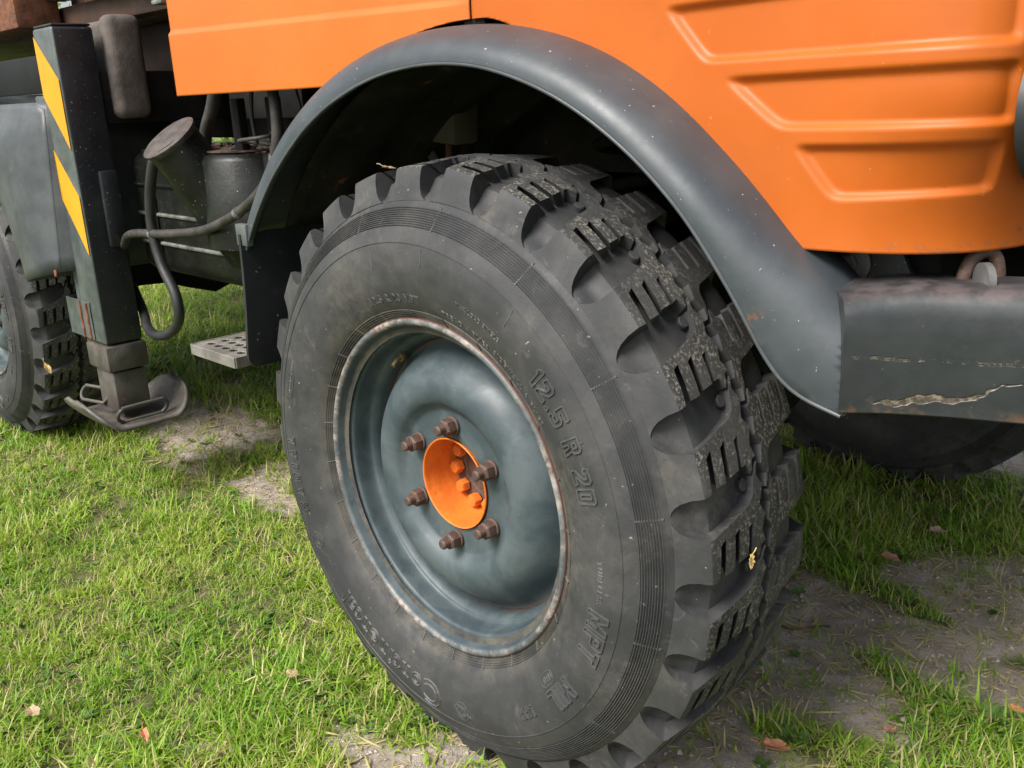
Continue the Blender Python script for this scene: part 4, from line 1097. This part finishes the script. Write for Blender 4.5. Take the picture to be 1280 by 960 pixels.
def grass_mat(name, ca, cb, cc):
    m = N(name); g_ = m.n('ShaderNodeNewGeometry'); oi = m.n('ShaderNodeObjectInfo')
    c = m.mix(g_.outputs['Random Per Island'], ca, cb)
    pn = m.n('ShaderNodeTexNoise'); pn.inputs['Scale'].default_value = 2.2; pn.inputs['Detail'].default_value = 4; m.l(g_.outputs['Position'], pn.inputs['Vector'])
    c = m.mix(m.ramp(pn.outputs['Fac'], .38, .64), c, cc) if cc else c
    c2 = m.mix(oi.outputs['Random'], c, m.mix(.5, c, ca))
    m.out(c2, .50, spec=.35)
    tr = m.n('ShaderNodeBsdfTranslucent'); m.l(c2, tr.inputs[0]); mx = m.n('ShaderNodeMixShader'); mx.inputs[0].default_value = .38
    m.l(m.b.outputs[0], mx.inputs[1]); m.l(tr.outputs[0], mx.inputs[2]); m.l(mx.outputs[0], m.t.nodes['Material Output'].inputs[0]); return m.m
GM = grass_mat('green_blades', (.13, .27, .018), (.32, .52, .045), (.38, .50, .06))
DM = grass_mat('straw_blades', (.46, .42, .17), (.60, .52, .27), None)
tcol = bpy.data.collections.new('blade_source')
for k in range(11):
    lush = k < 6
    if k < 9: me = tuft_mesh('blade_tuft', 17 if lush else 10, .024, .016 if lush else .010, .050 if lush else .034, .0036, 1.65 if lush else 1.6, 30+k, [GM, DM], .16 if lush else .40)
    else: me = tuft_mesh('blade_tuft', 12, .03, .03, .06, .0028, 2.2, 30+k, [DM, GM], .35)
    o = bpy.data.objects.new('blade_tuft', me); tcol.objects.link(o)
vv_, ff_, r_ = [], [], random.Random(77)
for k in range(9):
    a = r_.uniform(0, 2*PI); L_ = r_.uniform(.012, .024); w_ = L_*.32; t = r_.uniform(.15, .7); o_ = len(vv_); c_, s_ = math.cos(a), math.sin(a)
    for (u, v, z) in ((0, 0, 0), (.45, -w_/L_, .5), (1, 0, .75), (.45, w_/L_, .5)): vv_.append((c_*u*L_-s_*v*L_, s_*u*L_+c_*v*L_, .004+z*L_*t))
    ff_.append((o_, o_+1, o_+2, o_+3))
wm = bpy.data.meshes.new('weed_rosette'); wm.from_pydata(vv_, [], ff_); wm.materials.append(grass_mat('weed_leaves', (.07, .15, .03), (.13, .24, .05), None))
tcol.objects.link(bpy.data.objects.new('weed_rosette', wm))
def scatter(n, xr, yr, thr_fn, seed):
    r = np.random.default_rng(seed); x = r.uniform(*xr, n); y = r.uniform(*yr, n)
    keep = r.random(n) < thr_fn(x, y, r.random(n)); return x[keep], y[keep]
def dens(x, y, _): return np.clip(1.0-sstep(.16, .50, bare(x, y))*.93, 0.05, 1)
def zone(d0, d1, per, seed):
    C = np.array([1.1, -.9]); r = np.random.default_rng(seed)
    area = PI*(d1**2-d0**2); n = int(area*per); rad = np.sqrt(r.uniform(d0**2, d1**2, n)); a = r.uniform(0, 2*PI, n)
    # the half plane ahead of the camera, with a wide margin
    x = C[0]+rad*np.cos(a); y = C[1]+rad*np.sin(a); dx, dy = x-C[0], y-C[1]
    f = (dx*-.72+dy*.69); s_ = dx*.69+dy*.72
    k = (f > .55) & (abs(s_) < f*.85+.8) & (r.random(n) < dens(x, y, None)); return x[k], y[k]
PXs, PYs, PS = [], [], []
for d0, d1, per, sc, sd_ in ((.8, 2.6, 2600, 1.0, 1), (2.6, 4.2, 1500, 1.2, 2), (4.2, 8, 520, 1.7, 3), (8, 16, 110, 3.0, 4)):
    x, y = zone(d0, d1, per, sd_); PXs.append(x); PYs.append(y); PS.append(np.full(len(x), sc))
x = np.concatenate(PXs); y = np.concatenate(PYs); sc = np.concatenate(PS)
# keep the contact patches clear
for cx_, cy_ in ((0, .14), (-2.594, .2), (0, 1.77)):
    k = ~((abs(x-cx_) < .10) & (abs(y-cy_) < .13)); x, y, sc = x[k], y[k], sc[k]
b_ = bare(x, y); z = height(x, y)
scl = sc*(.30+1.15*fbm(x, y, 7, 3))*np.where(b_ > .3, .8, 1.12)*(1+.35*(fbm(x, y, 1.3, 2) > .55))
me = bpy.data.meshes.new('grass'); me.vertices.add(len(x)); me.vertices.foreach_set('co', np.stack([x, y, z], -1).ravel())
a_ = me.attributes.new('size', 'FLOAT', 'POINT'); a_.data.foreach_set('value', scl)
grass = link(bpy.data.objects.new('grass', me)); grass['kind'] = 'stuff'; grass['label'] = 'short green grass with straw and bare patches'; grass['category'] = 'grass'
ng = bpy.data.node_groups.new('grass_scatter', 'GeometryNodeTree')
ng.interface.new_socket('Geometry', in_out='INPUT', socket_type='NodeSocketGeometry'); ng.interface.new_socket('Geometry', in_out='OUTPUT', socket_type='NodeSocketGeometry')
gi = ng.nodes.new('NodeGroupInput'); go = ng.nodes.new('NodeGroupOutput'); ip = ng.nodes.new('GeometryNodeInstanceOnPoints')
ci = ng.nodes.new('GeometryNodeCollectionInfo'); ci.inputs[0].default_value = tcol; ci.inputs['Separate Children'].default_value = True; ci.inputs['Reset Children'].default_value = True
ip.inputs['Pick Instance'].default_value = True
rv = ng.nodes.new('FunctionNodeRandomValue'); rv.data_type = 'FLOAT_VECTOR'; rv.inputs[0].default_value = (-.22, -.22, 0); rv.inputs[1].default_value = (.22, .22, 6.283)
na = ng.nodes.new('GeometryNodeInputNamedAttribute'); na.data_type = 'FLOAT'; na.inputs[0].default_value = 'size'
ri = ng.nodes.new('FunctionNodeRandomValue'); ri.data_type = 'INT'; ri.inputs[4].default_value = 0; ri.inputs[5].default_value = 11
L = ng.links.new
L(gi.outputs[0], ip.inputs['Points']); L(ci.outputs[0], ip.inputs['Instance']); L(ri.outputs[2], ip.inputs['Instance Index'])
L(rv.outputs[0], ip.inputs['Rotation']); L(na.outputs[0], ip.inputs['Scale']); L(ip.outputs[0], go.inputs[0])
grass.modifiers.new('scatter', 'NODES').node_group = ng

# crumbs of earth and bits of straw lying about
def scatter_bits(name, n, thr, lo_, hi_, mat, flat, seed):
    r = np.random.default_rng(seed); x = r.uniform(-2.6, .95, n); y = r.uniform(-.75, 1.9, n)
    k = bare(x, y) > thr; x, y = x[k], y[k]; m_ = len(x); z = height(x, y)
    base = np.array([[1, 0, 0], [0, 1, 0], [-1, 0, 0], [0, -1, 0], [0, 0, 1], [0, 0, -1]], float)*np.array([1, .7, .6] if not flat else [1, .10, .05])
    s_ = r.uniform(lo_, hi_, (m_, 1, 1))*(1+r.random((m_, 1, 1))**4)
    P = base[None]*s_*(1+r.uniform(-.3, .3, (m_, 6, 1)) if not flat else 1); a = r.uniform(0, 2*PI, m_); c, sn_ = np.cos(a)[:, None], np.sin(a)[:, None]
    Q = np.stack([P[..., 0]*c-P[..., 1]*sn_, P[..., 0]*sn_+P[..., 1]*c, P[..., 2]+(P[..., 0]*r.uniform(-.3, .3, (m_, 1)) if flat else 0)], -1)+np.stack([x, y, z+(.004 if flat else .001)], -1)[:, None]
    f = np.array([[0, 1, 4], [1, 2, 4], [2, 3, 4], [3, 0, 4], [1, 0, 5], [2, 1, 5], [3, 2, 5], [0, 3, 5]])
    F = (f[None]+6*np.arange(m_)[:, None, None]).reshape(-1, 3)
    o = mobj(name, Q.reshape(-1, 3).tolist(), F.tolist(), mat, smooth=False); o['kind'] = 'stuff'; return o
em = N('earth_crumb'); em.out(em.mix(em.ramp(em.noise(30, 4), .35, .65), (.22, .18, .145), (.42, .36, .30)), .95)
scatter_bits('soil_crumbs', 26000, .30, .0015, .0050, em.m, False, 21)
scatter_bits('straw_litter', 16000, .02, .010, .024, DM, True, 22)

# ------------------------------------------------------------------ fallen leaves and twigs
def leaf_mat(name, a, b):
    m = N(name); c = m.mix(m.ramp(m.noise(60, 5), .35, .65), a, b); return m.out(c, .6, m.bump(m.noise(120, 3), .5, .001))
LM = {'orange': leaf_mat('orange_brown_leaf', (.36, .13, .05), (.52, .24, .12)), 'tan': leaf_mat('tan_leaf', (.25, .17, .09), (.36, .26, .15)), 'brown': leaf_mat('brown_leaf', (.26, .13, .07), (.38, .22, .13)), 'yellow': leaf_mat('yellow_leaf', (.50, .33, .10), (.58, .44, .20))}
def leaf(label, x, y, z, L_, W_, rz, kind, tilt=(.1, .1), curl=.3, lob=5, group='fallen leaves on the ground'):
    r = random.Random(int((x*97+y*31)*1000)); n = 22; V = [(0, 0, 0)]; 
    for k in range(n):
        t = k/n*2*PI; rr_ = 1-.22*abs(math.sin(t*lob/2+.4))+r.uniform(-.07, .07)
        u, v = math.cos(t)*rr_, math.sin(t)*rr_*(1-.25*math.cos(t))
        V.append((u*L_/2, v*W_/2, curl*L_*(.5*u*u*.5+.6*v*v)+r.uniform(-.0015, .0015)))
    F = [(0, 1+k, 1+(k+1) % n) for k in range(n)]
    me = bpy.data.meshes.new('fallen_leaf'); me.from_pydata(V, [], F); me.materials.append(LM[kind])
    t_ = thing('fallen_leaf', label, 'leaf', group, (x, y, z)); t_.rotation_euler = (tilt[0], tilt[1], rz)
    o = put('blade', me, t_); md = o.modifiers.new('t', 'SOLIDIFY'); md.thickness = .0006
    V_, F_ = tube_geo([(-L_*.45, 0, .002), (-L_*.65, .002, .004), (-L_*.8, .006, .003)], .0008, 5, sub=2); mobj('stalk', V_, F_, LM[kind], t_)
    return t_
def gh(x, y): return float(height(np.array(x), np.array(y)))
for lab, x, y, L_, W_, rz, kd, dz in (
    ('orange-brown fallen leaf at the bottom edge on soil right of the front tyre', .43, .37, .055, .030, .6, 'orange', .022),
    ('small brown leaf on bare soil a little up and right from the big orange-brown leaf', .555, .545, .030, .020, 1.4, 'brown', .016),
    ('brown leaf half hidden in grass halfway between the bumper and the bottom edge', .29, 1.13, .055, .03, .2, 'brown', .030),
    ('pinkish tan leaf below the bumper, farthest of the leaves on the right', .32, 1.34, .05, .035, 1.0, 'tan', .028),
    ('pale tan leaf in the grass at the lower left corner', -.64, -.50, .038, .026, .3, 'tan', .038),
    ('reddish brown curled leaf at the bottom edge in the left third', -.405, -.385, .042, .016, -.2, 'orange', .040),
    ('pale tan leaf in grass between the left edge and the tyre foot', -.37, -.10, .036, .024, .8, 'tan', .034),
    ('small orange leaf on soil at the lower right edge', .70, .74, .030, .022, .5, 'orange', .026),
    ('tan leaf on the soil beside the muddy ruts at the right edge', .47, 1.10, .034, .022, 2.0, 'tan', .016)):
    leaf(lab, x, y, gh(x, y)+dz, L_, W_, rz, kd)
lf = leaf('yellow leaf pressed into the front tyre tread facing forwards', .531, .094, .018, .024, .010, 0, 'yellow', (0, 0), .15, 4, 'leaf bits caught on the front tyre')
lf.rotation_euler = (math.radians(15), math.radians(88), .0)
lf = leaf('small tan leaf scrap lying on top of the front tyre shoulder', -.115, .045, .512, .026, .012, .8, 'tan', (.0, .2), .2, 4, 'leaf bits caught on the front tyre')
lf = leaf('yellow leaf scrap caught between the rear tyre lugs low down', -2.075, .085, -.18, .045, .018, .5, 'yellow', (.6, 1.0), .3, 4, 'leaf bits caught on the front tyre'); lf['group'] = 'leaf bits caught on tyres'
for o in bpy.data.objects:
    if o.get('group') == 'leaf bits caught on the front tyre': o['group'] = 'leaf bits caught on tyres'
tw = thing('twig', 'thin dark twig lying on the soil right of the front tyre', 'twig')
x, y = .20, .70
V_, F_ = tube_geo([(x+.07*k*.3, y+.012*math.sin(k*1.7)+.02*k, gh(x+.021*k, y+.02*k)+.006) for k in range(6)], .002, 6, sub=3); mobj('stem', V_, F_, MT['brown'], tw)

# lift everything so that the ground is at zero
for o in bpy.data.objects:
    if o.parent is None and o.users_collection and COL in o.users_collection: o.location.z -= GZ
